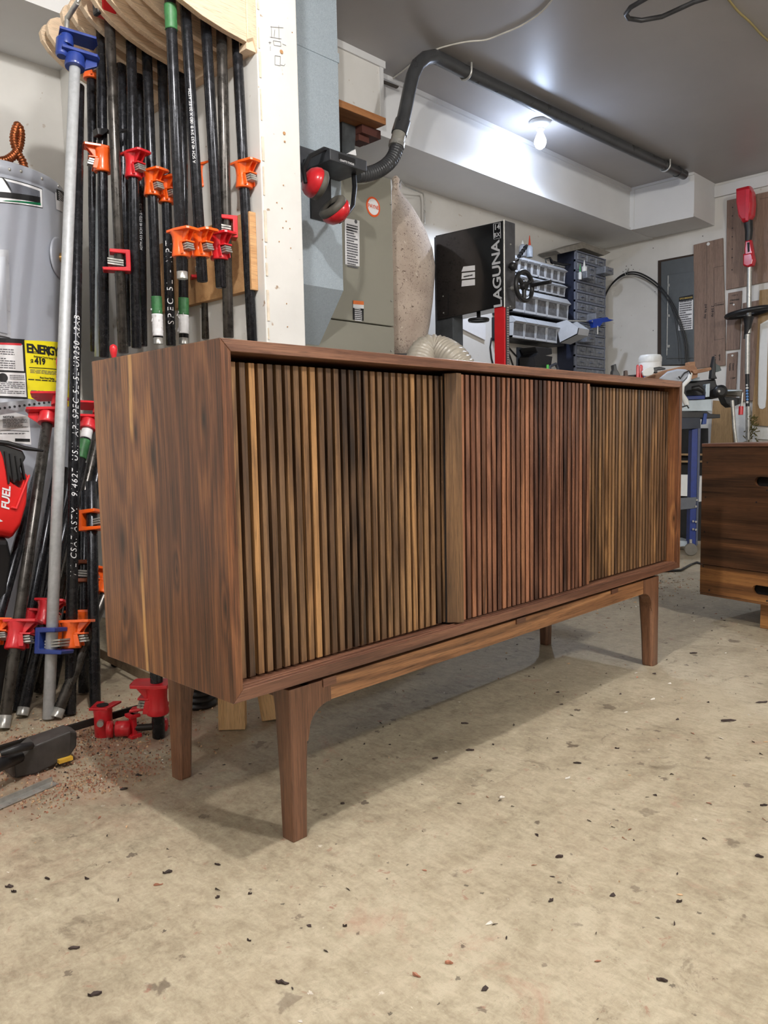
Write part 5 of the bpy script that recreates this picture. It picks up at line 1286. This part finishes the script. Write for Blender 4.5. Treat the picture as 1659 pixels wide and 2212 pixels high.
slab('white_strip', [(1596,800),(1600,797),(1598,870),(1592,870)], M_white, 'narrow white strip on the wall beside the small template', 'strip', .008)
slab('tall_board', [(1641,627),(1662,624),(1662,921),(1624,918),(1626,860),(1634,740)], M_tan, 'tall tan board with a white rounded slot at the right edge', 'board', .020)
sl_ = slab('slot_board', [(1642,700),(1660,690),(1655,860),(1653,880),(1647,884),(1640,882),(1637,872),(1638,800)], M_white, 'white rounded slot template resting against the tall tan board', 'template board', .026)
slab('tan_panel', [(1540,865),(1578,867),(1582,960),(1534,962)], M_tan, 'tan plywood panel leaning under the mitre saw', 'board', .05)
slab('plywood_sheet', [(1583,885),(1616,880),(1616,950),(1588,962)], M_white, 'white panel leaning behind the trimmer pole near the floor', 'board', .04)
slab('low_white_board', [(1628,925),(1662,925),(1662,950),(1632,948)], M_white, 'white board low on the right wall beside the second cabinet', 'board', .02)
# nail holes in the wall
m = MB()
for x, y in ((1411,536),(1353,575),(1355,586),(1364,573),(1368,582),(1352,582),(1346,587),(1415,630),(1411,714),(1518,510),(1570,410)):
    m.lathe([(.0035,0),(.0035,.0006)], Wl(x, y, .0002), (-1,0,0), 8)
tag(m.build('nail_holes', M_ink), None, None); 
nh = bpy.data.objects['nail_holes']; nh.parent = bpy.data.objects['wall_right']; nh.location = ORG['nail_holes']
# coil of wire hooked on the wall
def arc(dx, dy, X, r, base):
    pts = [(1296+dx,690),(1304+dx,650+dy),(1316+dx,622+dy),(1335+dx,600+dy),(1356+dx,589+dy),(1378+dx,589+dy),(1402+dx,600+dy),(1425+dx,618+dy),(1446+dx,645+dy),(1464+dx,680+dy),(1476+dx,715+dy),(1482+dx,745+dy),(1484+dx,790)]
    pp = [at(x, y, X=X) for x, y in pts]; out = []
    for i in range(len(pp)-1):
        p0 = pp[max(i-1,0)]; p1 = pp[i]; p2 = pp[i+1]; p3 = pp[min(i+2,len(pp)-1)]
        for k in range(5):
            t = k/5; out.append(.5*((2*p1)+(-p0+p2)*t+(2*p0-5*p1+4*p2-p3)*t*t+(-p0+3*p1-3*p2+p3)*t**3))
    out.append(pp[-1]); return MB().tube(out, r, 8)
wc_ = thing('wire_coil', tuple(Wl(1370,600)), 'big loop of black cable hooked high on the right wall', 'cable')
arc(0, 0, XR-.05, .0055, 0).build('outer_loop', M_black, wc_); arc(-3, 4, XR-.06, .005, 0).build('inner_loop', M_black, wc_)
MB().tube([at(1446,650,X=XR-.055), at(1458,690,X=XR-.055), at(1465,740,X=XR-.055), at(1467,780,X=XR-.055)], .003, 8).build('loose_end', M_black, wc_)
MB().tube([Wl(1358,580,.005), Wl(1356,592,.06), Wl(1352,596,.07), Wl(1350,590,.07)], .003, 8).build('wall_hook', M_steel, wc_)

# ---- string trimmer hung on the wall ----
XT = XR-.12
def TP(x, y, d=0): return at(x, y, X=XT-d)
st2 = thing('string_trimmer', tuple(TP(1617,950)), 'red battery string trimmer with a long silver pole hanging on the right wall', 'trimmer')
M_tred = plain('trimmer_red', (196,24,44), .35, coat=.3, var=.05)
def tp_hull(name, pl, d, mat, x0=0):
    c = (sum(p[0] for p in pl)/len(pl), sum(p[1] for p in pl)/len(pl)); rings = []
    for (dx, k) in ((0,.8),(d*.15,.95),(d*.4,1),(d*.7,1),(d,.78)):
        rings.append([TP(c[0]+(x-c[0])*k, c[1]+(y-c[1])*k)+V((dx-d/2,0,0)) for x, y in pl])
    m_ = MB(); m_.loft(rings); return m_.build(name, mat, st2, bevel=.004, seg=2)
tp_hull('motor_housing', [(1594,409),(1622,402),(1629,416),(1631,440),(1628,466),(1618,482),(1608,484),(1599,472),(1594,440)], .11, M_tred)
MB().prism([TP(1611,409,.058), TP(1619,408,.058), TP(1616,476,.058), TP(1610,476,.058)], (.004,0,0)).build('housing_ridge', plain('trimmer_red_light', (214,44,62), .35), st2)
MB().tube([TP(1616,478), TP(1618,500), TP(1616,524)], [.028,.024,.020], 14).build('rubber_neck', M_black, st2)
tp_hull('rear_grip', [(1612,520),(1624,518),(1629,545),(1626,558),(1611,556),(1610,540)], .05, M_tred)
MB().prism([TP(1614,524,.027), TP(1619,523,.027), TP(1619,543,.027), TP(1615,545,.027)], (.004,0,0)).build('trigger_gap', M_ink, st2)
tp_hull('front_housing', [(1607,549),(1628,545),(1632,562),(1629,574),(1618,579),(1607,575)], .06, M_tred)
MB().tube([TP(1619,574), TP(1617,720)], .0155, 14).build('upper_pole', M_steel, st2)
MB().tube([TP(1615,718), TP(1614,808)], .0155, 14).build('lower_pole', M_steel, st2)
pts = [TP(1617,675)+V((0, math.cos(t)*.135, 0))+V((math.sin(t)*.09,0,.015*math.cos(t)*-1)) for t in [2*PI*k/30 for k in range(31)]]
MB().tube(pts, .016, 10, cap=False).build('loop_handle', M_black, st2)
MB().tube([TP(1617,684), TP(1616,700), TP(1614,722)], [.034,.024,.018], 14).build('handle_clamp', M_black, st2)
MB().tube([TP(1611,700), TP(1608,732)], .006, 8).build('clamp_lever', M_black, st2)
MB().tube([TP(1614,804), TP(1615,880)], .013, 12).build('black_sleeve', M_black, st2)
for k in range(7):
    MB().ball(TP(1613.5+.15*k, 832+k*6.2, .014), .0085 if k else .007, 10).build('bead', plain('blue_bead', (110,160,220), .25) if 2 <= k <= 5 else M_white, st2)
MB().tube([TP(1616,878), TP(1616,950)], .016, 12).build('foot_tube', M_steel, st2)
m = MB(); rg = random.Random(9)
for k in range(60):
    p = TP(1622+rg.uniform(-8,14), 925+rg.uniform(-25,28)); q = p+V((rg.uniform(-.02,.02), rg.uniform(-.03,.03), rg.uniform(-.03,.03)))
    m.tube([p, q], .003, 4)
tag(m.build('dry_grass', plain('dry_grass', (92,84,40), .9, var=.3)), 'clump of dry grass caught at the foot of the trimmer pole', 'dry grass', kind='stuff')

# ================= MITRE SAW ON ITS STAND =================
tS = at(1492,1200,Z=0); tdep = (tS-CAM).dot(-CM.col[2]) + .12
def MS(x, y, dt=0.0): return at(x, y, t=tdep+dt)
ms = thing('mitre_saw', tuple(MS(1510,890)), 'mitre saw with grey aluminium fence standing on a blue rolling stand', 'mitre saw')
sd_ = thing('saw_stand', tuple(V((tS.x, tS.y, 0))), 'blue steel rolling stand under the mitre saw with a castor at its foot', 'stand')
VW = -CM.col[2]; VW = V((VW.x, VW.y, 0)).normalized()
def mslab(name, pl, d, mat, parent, dt=0.0, bevel=.002):
    return MB().prism([MS(x, y, dt) for x, y in pl], VW*d).build(name, mat, parent, bevel=bevel)
M_alu = plain('saw_aluminium', (176,188,196), .4, .3, var=.06); M_sblue = plain('stand_blue', (26,52,128), .4, var=.15); M_mblk = plain('saw_black', (34,34,36), .45, var=.2)
mslab('fence_extrusion', [(1440,868),(1474,866),(1537,862),(1538,888),(1440,888)], .10, M_alu, ms)
mslab('blue_rail', [(1440,858),(1523,854),(1523,862),(1440,865)], .10, M_sblue, ms, -.01)
mslab('saw_body', [(1440,830),(1478,826),(1512,822),(1546,818),(1549,832),(1556,836),(1562,846),(1560,858),(1540,862),(1524,856),(1440,858)], .22, M_mblk, ms, .02, .008)
mslab('motor_block', [(1525,830),(1534,828),(1533,857),(1524,858)], .05, M_alu, ms, -.02)
MB().lathe([(.03,0),(.036,.004),(.036,.03),(.02,.034)], MS(1553,846,-.02), -VW, 20).build('pivot_hub', M_black, ms)
MB().lathe([(.007,0),(.007,.003)], MS(1553,845,-.06), -VW, 12).build('hub_bolt', M_steel, ms)
mslab('top_casting', [(1497,814),(1512,815),(1512,822),(1496,823)], .08, M_alu, ms, -.02)
mslab('carry_handle', [(1540,786),(1544,768),(1547,786),(1546,810),(1550,818),(1536,818),(1538,800)], .04, M_mblk, ms, -.02, .004)
mslab('handle_guard', [(1545,785),(1555,790),(1559,800),(1551,803),(1546,804)], .03, plain('saw_grey_part', (86,96,96), .45), ms, 0, .003)
mslab('bench_plate', [(1562,838),(1600,843),(1606,850),(1602,856),(1560,852)], .20, plain('dull_steel_plate', (112,108,102), .4, .6, var=.2), ms, .05)
MB().tube([MS(1494,840,-.04), MS(1508,838,-.05), MS(1520,846,-.05)], [.014,.018,.012], 12).build('front_lever', M_black, ms)
MB().lathe([(.05,0),(.052,.004),(.048,.008)], MS(1582,846,.0), (0,0,1), 24).build('round_plate', M_alu, ms)
mslab('lower_bracket', [(1563,856),(1602,860),(1600,872),(1580,880),(1570,872)], .08, M_mblk, ms, .05)
MB().tube([MS(1582,865), MS(1586,925), MS(1590,958)], .010, 10).build('steel_strut', M_steel, ms)
MB().tube([MS(1604,848), MS(1602,878)], .006, 8).build('lock_rod', M_steel, ms); MB().tube([MS(1601,878), MS(1600,896)], .013, 12).build('red_knob', M_red, ms)
mslab('table_bracket', [(1440,890),(1528,889),(1535,894),(1556,895),(1556,903),(1530,903),(1440,902)], .25, M_mblk, sd_)
mslab('stand_beam', [(1440,902),(1513,902),(1514,926),(1440,928)], .12, plain('dark_slate', (34,42,58), .5), sd_)
mslab('front_leg', [(1495,928),(1508,925),(1503,1180),(1489,1180)], .05, M_sblue, sd_)
mslab('leg_flange', [(1508,925),(1514,925),(1507,1178),(1503,1180)], .03, plain('stand_grey_blue', (78,84,104), .5), sd_, -.004)
mslab('cross_brace', [(1440,1078),(1505,1074),(1503,1098),(1440,1104)], .03, plain('brace_grey', (96,100,108), .5), sd_, -.01)
mslab('lower_shelf', [(1440,1166),(1500,1170),(1500,1178),(1440,1184)], .18, M_alu, sd_, .03)
mslab('stand_trigger', [(1521,893),(1528,893),(1526,916),(1517,917)], .02, plain('trigger_blue', (34,66,140), .4), sd_, -.01)
for x, y in ((1505,1080),(1503,1094),(1497,1126),(1503,1127),(1497,1143),(1503,1144)):
    MB().lathe([(.006,0),(.006,.004)], MS(x, y, -.012), -VW, 10).build('bolt', M_steel, sd_)
cw = V((tS.x, tS.y, .034)); MB().lathe([(.030,-.012),(.034,-.010),(.034,.010),(.030,.012)], cw, VW.cross(V((0,0,1)))*.3+VW, 24).build('castor_wheel', plain('castor_grey', (118,114,106), .6), sd_)
MB().tube([MS(1492,1165), MS(1492,1182)], .008, 10).build('castor_stem', M_steel, sd_)
mslab('castor_fork', [(1482,1182),(1500,1182),(1502,1190),(1497,1205),(1494,1192),(1482,1192)], .02, M_steel, sd_, -.03)
# dark shelf clutter below the stand
dk = thing('shelf_rack', tuple(V((MS(1490,1100,.5).x, MS(1490,1100,.5).y, 0))), 'shelving with pale boards before a back coloured dark for shadow, behind the blue stand', 'shelf')
def dslab(nm, pl, d, mat): return MB().prism([MS(x, y, .55) for x, y in pl], VW*d).build(nm, mat, dk)
dslab('shade_back', [(1440,925),(1530,925),(1530,1190),(1440,1190)], .3, plain('painted_shade', (26,26,26), .8));  # near-black back stands in for the shadow inside the shelving
for y in (980, 995):
    MB().prism([MS(1440,y,.50), MS(1520,y,.50), MS(1520,y+4,.50), MS(1440,y+4,.50)], VW*.2).build('shelf_board', M_tan, dk)
MB().prism([MS(1440,1025,.48), MS(1492,1026,.48), MS(1490,1072,.48), MS(1440,1070,.48)], VW*.05).build('white_box', M_white, dk)
MB().prism([MS(1512,1030,.48), MS(1520,1028,.48), MS(1518,1090,.48), MS(1508,1090,.48)], VW*.05).build('white_edge', M_white, dk)
MB().prism([MS(1508,1085,.46), MS(1522,1083,.46), MS(1520,1225,.46), MS(1505,1222,.46)], VW*.05).build('black_upright', M_ink, dk)
MB().prism([MS(1440,1190,.5), MS(1530,1190,.5), MS(1530,1214,.5), MS(1440,1214,.5)], VW*.2).build('plinth', M_black, dk)
g_ = [at(x, y, Z=.006) for x, y in ((1380,1230),(1430,1234),(1470,1232),(1492,1220),(1505,1215),(1530,1222))]
tag(MB().tube(g_, .006, 8).build('floor_cord', M_black), 'black cord lying on the floor by the castor', 'cable')
# ---- odds and ends seen over the credenza's right end (on the bench behind) ----
tC = tdep-.25
def OB(x, y, d=0): return at(x, y, t=tC+d)
bn = thing('workbench', tuple(V((OB(1400,850).x+.2, OB(1400,850).y+.1, 0))), 'workbench hidden behind the credenza carrying tubs and tools', 'workbench')
zt_ = OB(1420,835).z; bx0 = OB(1300,835).x-.1; by0 = OB(1400,835).y
ctr = (OB(1290,840)+OB(1500,840))/2 + VW*.35; ux = RIGHT
def bench(nm, u0, u1, v0, v1, z0, z1, mat):
    return MB().prism([V((ctr.x,ctr.y,0))+ux*a+VW*b+V((0,0,z0)) for a, b in ((u0,v0),(u1,v0),(u1,v1),(u0,v1))], (0,0,z1-z0)).build(nm, mat, bn)
zt_ = OB(1400,838).z
bench('bench_top', -.42, .06, -.30, .25, zt_-.04, zt_, M_pine_x)
for a in (-.38, .0):
    for b in (-.26, .19): bench('leg', a, a+.05, b, b+.05, 0, zt_-.04, M_pine)
c = OB(1404,836,.30); c.z = zt_; R_ = .062; hh = at(1404,768,t=tC+.3).z-zt_
wt = thing('wipes_tub', tuple(c), 'white plastic wipes tub with a blue label standing on the bench', 'tub')
MB().lathe([(R_*.98,0),(R_,.005),(R_,hh*.8),(R_*.97,hh*.82)], c, (0,0,1), 32).build('tub', M_white, wt); MB().lathe([(R_*1.02,hh*.80),(R_*1.03,hh*.93),(R_*.9,hh)], c, (0,0,1), 32).build('lid', plain('lid_white', (212,214,212), .35), wt)
MB().lathe([(R_*1.01,hh*.22),(R_*1.01,hh*.44)], c, (0,0,1), 32).build('blue_label', plain('label_blue', (50,92,170), .4), wt)
mslab2 = lambda nm, pl, d, mat, lab, cat, dt=0, bv=.003: tag(MB().prism([OB(x, y, dt) for x, y in pl], VW*d).build(nm, mat, bevel=bv), lab, cat)
mslab2('black_spray_cap', [(1323,812),(1324,802),(1326,798),(1325,788),(1331,786),(1333,798),(1338,806),(1340,812),(1340,840),(1322,840)], .05, M_black, 'black bottle top with a spout showing above the credenza', 'bottle')
mslab2('brown_bottle_cap', [(1350,800),(1356,800),(1357,812),(1357,840),(1349,840)], .03, plain('brown_cap', (88,70,62), .5), 'small brown cap between the black bottle and the red markers', 'bottle cap')
mslab2('red_marker', [(1376,790),(1378,787),(1381,790),(1382,840),(1375,840)], .015, M_red, 'left of two red markers standing behind the credenza', 'marker', 0)
mslab2('red_marker', [(1383,790),(1385,787),(1389,790),(1389,840),(1382,840)], .015, M_red, 'right of two red markers beside the wipes tub', 'marker', .02)
mslab2('white_lid_tool', [(1387,803),(1394,796),(1406,791),(1412,793),(1414,802),(1410,809),(1399,813),(1390,812)], .02, M_white, 'white oval lid leaning in front of the wipes tub', 'lid', -.02, .004)
mslab2('black_clip', [(1412,794),(1425,792),(1438,795),(1438,798),(1420,800),(1421,806),(1413,805)], .03, M_black, 'black and silver clip behind the white lid', 'clip')
mslab2('tray_rail', [(1345,811),(1390,808),(1392,840),(1345,840)], .12, plain('dark_tray', (40,36,34), .6), 'dark tray holding the red markers', 'tray', .03)
mslab2('wood_offcut', [(1395,815),(1435,800),(1470,792),(1500,787),(1508,799),(1507,815),(1480,825),(1400,840)], .10, wood('offcut_wood', ((120,84,60),(158,116,86),(180,138,106)), 'X', 1.2, rough=.6, coat=0), 'stack of curved brown wood offcuts behind the grey cloth', 'wood', .12)
mslab2('wood_offcut', [(1487,782),(1502,781),(1502,790),(1487,792)], .05, wood('offcut_wood2', ((130,92,66),(168,126,94),(190,148,114)), 'X', 1.2, rough=.6, coat=0), 'small wood block on top of the offcut stack', 'wood', .12)
mslab2('wood_offcut', [(1495,800),(1536,793),(1538,798),(1530,802),(1500,808)], .05, bpy.data.materials['offcut_wood'], 'flat dark offcut end beside the mitre saw handle', 'wood', .10)
cl3 = thing('dust_mask', tuple(OB(1460,820,-.1)), 'grey dust mask with a black strap draped at the end of the credenza', 'mask')
MB().loft([[OB(1422,818,-.1), OB(1440,805,-.1), OB(1462,799,-.1), OB(1484,799,-.1), OB(1492,806,-.1), OB(1476,822,-.1), OB(1470,826,-.1), OB(1440,822,-.1)],
           [OB(1425,819,-.06), OB(1442,802,-.02), OB(1463,797,.02), OB(1482,798,.02), OB(1491,807,0), OB(1478,830,-.03), OB(1470,832,-.05), OB(1440,826,-.06)]]).build('mask_cloth', plain('mask_grey', (176,182,192), .85, var=.08), cl3, bevel=.006)
MB().tube([OB(1492,806,-.1), OB(1488,820,-.1), OB(1474,834,-.1), OB(1474,850,-.1), OB(1480,865,-.08), OB(1484,876,-.08)], [.010,.012,.012,.008,.016,.012], 10).build('mask_edge', M_white, cl3)
MB().tube([OB(1466,813,-.12), OB(1470,818,-.12), OB(1478,806,-.12), OB(1488,801,-.12), OB(1494,812,-.1)], .004, 8).build('strap', M_black, cl3)
MB().tube([OB(1474,879,-.1), OB(1484,876,-.1), OB(1488,882,-.1)], .004, 8).build('strap', M_black, cl3)

# ================= SECOND CABINET =================
P0 = at(1644,1357,Z=0); dA = ray(-324,925); dA.z = 0; dA.normalize(); dA = -dA     # face direction, towards the right edge
nA = V((dA.y, -dA.x, 0)); 
if nA.dot(CAM-P0) < 0: nA = -nA
Pf = P0 + nA*.03
def onFace(x, y):
    d = ray(x, y); t = (Pf-CAM).dot(nA)/d.dot(nA); return CAM+d*t
cA, cB = onFace(1516,958), onFace(1513,1279)
c2z0, c2z1 = cB.z, cA.z; c0v = V((((cA+cB)/2).x, ((cA+cB)/2).y, 0)); Wd = 1.1; Dp = .42
def CB(u, v, z): return c0v + dA*u - nA*v + V((0,0,z))
Rm = Matrix(((dA.x, -nA.x, 0), (dA.y, -nA.y, 0), (0, 0, 1)))
c2 = thing('low_cabinet', tuple(CB(Wd/2, Dp/2, 0)), 'low walnut cabinet with oval finger slots in its drawers at the right edge', 'cabinet')
# local frame meshes so that the grain follows the cabinet
def cbox(nm, u0, u1, v0, v1, z0, z1, mat, parent=c2, bevel=.001):
    m = MB().box((u0-Wd/2, v0-Dp/2, z0), (u1-Wd/2, v1-Dp/2, z1)); bm = m.bm
    me = bpy.data.meshes.new(nm); bmesh.ops.recalc_face_normals(bm, faces=bm.faces); bm.to_mesh(me); bm.free(); me.materials.append(mat)
    o = bpy.data.objects.new(nm, me); COL.objects.link(o); o.parent = parent
    if bevel: md = o.modifiers.new('bevel', 'BEVEL'); md.width = bevel; md.segments = 1; md.limit_method = 'ANGLE'
    return o
ang = math.atan2(dA.y, dA.x); flipv = (Rm.determinant() < 0)
c2.rotation_euler = (0, 0, ang)
# after rotation local +y must point away from the camera
ly = Matrix.Rotation(ang, 3, 'Z') @ V((0,1,0)); sgn = 1 if ly.dot(nA) < 0 else -1
M_c2 = wood('cabinet_walnut', ((40,26,17),(92,60,38),(150,104,62)), 'X', .8, rough=.36, contrast=1.6, streak=.4)
M_c2b = wood('cabinet_walnut_pale', ((50,32,20),(124,82,48),(188,134,78)), 'X', .8, rough=.34, contrast=1.9, streak=.35)
v_ = lambda a, b: (a, b) if sgn > 0 else (Dp-b, Dp-a)
hC = c2z1-c2z0
def cb2(nm, u0, u1, va, vb, z0, z1, mat, **k): a, b = v_(va, vb); return cbox(nm, u0, u1, a, b, z0, z1, mat, **k)
cb2('top_panel', 0, Wd, -.004, Dp, c2z1-.012, c2z1, M_wal_x)
cb2('side_panel', 0, .012, .012, Dp, c2z0, c2z1-.012, M_c2); cb2('side_panel', Wd-.012, Wd, .012, Dp, c2z0, c2z1-.012, M_c2)
cb2('inner_box', .012, Wd-.012, .03, Dp-.005, c2z0+.004, c2z1-.013, M_gap)
cb2('bottom_panel', 0, Wd, .0, Dp, c2z0-.008, c2z0, M_c2)
def facepanel(nm, z0, z1, slots, mat):
    """board with rounded slots cut through"""
    bm = bmesh.new(); y0 = (0 if sgn > 0 else Dp) - Dp/2; y1 = y0 + .014*sgn
    u0, u1 = .0, Wd; outer = [(u0, z0), (u1, z0), (u1, z1), (u0, z1)]
    loops = [outer]
    for (uc, zc, w, h) in slots:
        lp = []; r = h/2
        for k in range(13): a = PI/2+PI*k/12; lp.append((uc-w/2+r+r*math.cos(a), zc+r*math.sin(a)))
        for k in range(13): a = -PI/2+PI*k/12; lp.append((uc+w/2-r+r*math.cos(a), zc+r*math.sin(a)))
        loops.append(lp)
    edges = []; 
    for lp in loops:
        vs = [bm.verts.new((a-Wd/2, y0, b)) for a, b in lp]
        for i in range(len(vs)): edges.append(bm.edges.new((vs[i], vs[(i+1) % len(vs)])))
    bmesh.ops.triangle_fill(bm, use_beauty=True, use_dissolve=False, edges=edges)
    ex = bmesh.ops.extrude_face_region(bm, geom=bm.faces[:]); bmesh.ops.translate(bm, verts=[v for v in ex['geom'] if isinstance(v, bmesh.types.BMVert)], vec=(0, y1-y0, 0))
    bmesh.ops.recalc_face_normals(bm, faces=bm.faces)
    me = bpy.data.meshes.new(nm); bm.to_mesh(me); bm.free(); me.materials.append(mat)
    o = bpy.data.objects.new(nm, me); COL.objects.link(o); o.parent = c2; return o
def uz(x, y):
    p = onFace(x, y)-c0v; return p.dot(dA), p.z
su, sz_ = uz(1633,1040); bu, bz_ = uz(1628,1273); _, zsplit = uz(1540,1222)
sh_ = onFace(1650,1030).z-onFace(1650,1051).z
facepanel('upper_drawer', zsplit+.001, c2z1-.013, [(su+.055, sz_, .12, sh_)], M_c2)
facepanel('lower_drawer', c2z0+.001, zsplit-.001, [(bu+.055, bz_, .12, sh_)], M_c2b)
for x, y in ((1540,965),(1528,999),(1524,1074),(1522,1149),(1519,1223),(1532,1275),(1657,1059),(1657,1298),(1634,1085)):
    u, z = uz(x, y); yy = (0 if sgn > 0 else Dp) - Dp/2
    m = MB().lathe([(.0032,0),(.0032,.0006)], (u-Wd/2, yy, z), (0,-sgn,0), 10); bm = m.bm; me = bpy.data.meshes.new('plug'); bm.to_mesh(me); bm.free(); me.materials.append(M_ink)
    o = bpy.data.objects.new('screw_plug', me); COL.objects.link(o); o.parent = c2
# foot
lu, lz = uz(1632,1310)
for uu in (lu, Wd-.12): 
    cb2('leg', uu, uu+.045, .03, .07, 0, c2z0-.008, M_pine if False else M_c2b)
    cb2('leg', uu, uu+.045, Dp-.08, Dp-.04, 0, c2z0-.008, M_c2b)
cb2('base_rail', lu+.045, Wd-.12, .035, .065, c2z0-.04, c2z0-.008, M_c2)

# ================= FLOOR DEBRIS =================
M_chip = [plain('chip_dark', (58,46,42), .8, var=.3), plain('chip_red', (166,114,92), .8, var=.3), plain('chip_pale', (196,164,130), .8, var=.2), plain('chip_white', (220,216,208), .8)]
def chips(name, n, fn, label, smin, smax, wts, seed):
    rg = random.Random(seed); m = MB()
    for k in range(n):
        x, y = fn(rg); p = V((x, y, .0006)); a = rg.uniform(0, 2*PI); l = rg.uniform(smin, smax); w = l*rg.uniform(.15, .5)
        d = V((math.cos(a), math.sin(a), 0)); q = V((-d.y, d.x, 0)); h = rg.uniform(.0006, .004)
        m.mi = rg.choices(range(4), wts)[0]
        pts = [p-d*l+q*w*.3, p-q*w, p+d*l-q*w*.2, p+d*l*.6+q*w+V((0,0,h)), p-d*l*.2+q*w*1.1+V((0,0,h*.6))]
        m.prism(pts, (0,0,.0007))
    return tag(m.build(name, M_chip, origin=(0,0,0)), label, 'wood chips', kind='stuff')
chips('sawdust_pile', 2600, lambda r: (r.gauss(.06,.13), r.gauss(.72,.11)), 'reddish sawdust and wood shavings strewn on the floor among the clamps', .0008, .0034, (1,6,5,.5), 1)
chips('sawdust_patch', 900, lambda r: (-.02+r.gauss(0,.08)+.3*max(0,r.random()-.6), .50+r.gauss(0,.035)), 'thin drift of reddish shavings between the steel angle and the cabinet shadow', .0008, .003, (.6,7,5,.4), 2)
def pxs(lst):
    return lst
chips('scattered_chips', 520, lambda r: (r.uniform(-.6, 2.6), r.uniform(-.75, 1.3)), 'small dark and pale wood chips scattered over the concrete floor', .001, .006, (5,2,2,1.2), 3)
chips('shavings_heap', 500, lambda r: (2.55+r.gauss(0,.28), .62+r.gauss(0,.14)), 'pale shavings lying on the floor behind the right legs', .002, .007, (1.5,3,7,1), 4)
# single flakes big enough to pick up
BIG = [(20,1917,.012,0),(30,1928,.010,0),(102,1900,.012,1),(188,1900,.007,0),(362,1886,.014,1),(342,1913,.014,1),(470,1869,.010,0),(470,1941,.0055,0),(540,1933,.006,1),(300,1676,.012,0),(268,1706,.012,1),
 (745,2003,.006,0),(538,2034,.007,0),(1190,1948,.008,0),(1208,1853,.012,0),(940,1640,.010,0),(1015,1622,.016,0),(1004,1564,.014,0),(1226,1683,.012,3),(1247,1650,.014,0),(1333,1618,.008,0),(1574,1558,.035,0),(1645,1518,.03,0),(1650,1741,.014,0),
 (1467,1950,.01,1),(1640,1852,.01,0),(970,2083,.009,1),(205,2150,.016,1),(1085,1724,.012,3),(1498,1412,.02,0),(1410,1512,.012,3),(1430,2120,.012,0),(900,2110,.010,1),(610,2125,.018,1),(160,2050,.016,1),(740,1738,.008,0),(690,1540,.006,2)]
rg = random.Random(11); m = MB()
for (x, y, s, mi) in BIG:
    mi = 0 if mi == 1 and rg.random() < .6 else mi
    p = foot(x, y)+V((0,0,.0008)); a = rg.uniform(-.5,.5); d = (RIGHT*math.cos(a)+BACK*math.sin(a)); q = V((-d.y,d.x,0)); s = s*rg.uniform(.45,.65); w = rg.uniform(.12,.34); m.mi = mi
    lo_ = [p-d*s, p-d*s*.5-q*s*w, p-d*s*.1-q*s*w*.6, p+d*s*.5-q*s*w*1.1, p+d*s, p+d*s*.3+q*s*w*.5, p-d*s*.2+q*s*w*1.2, p-d*s*.6+q*s*w*.6]
    m.loft([lo_, [v+V((0,0,rg.uniform(.001,.0045))) for v in lo_]])
tag(m.build('large_wood_flakes', M_chip, origin=(0,0,0)), 'larger curled wood flakes lying scattered over the open concrete floor', 'wood chips', kind='stuff')
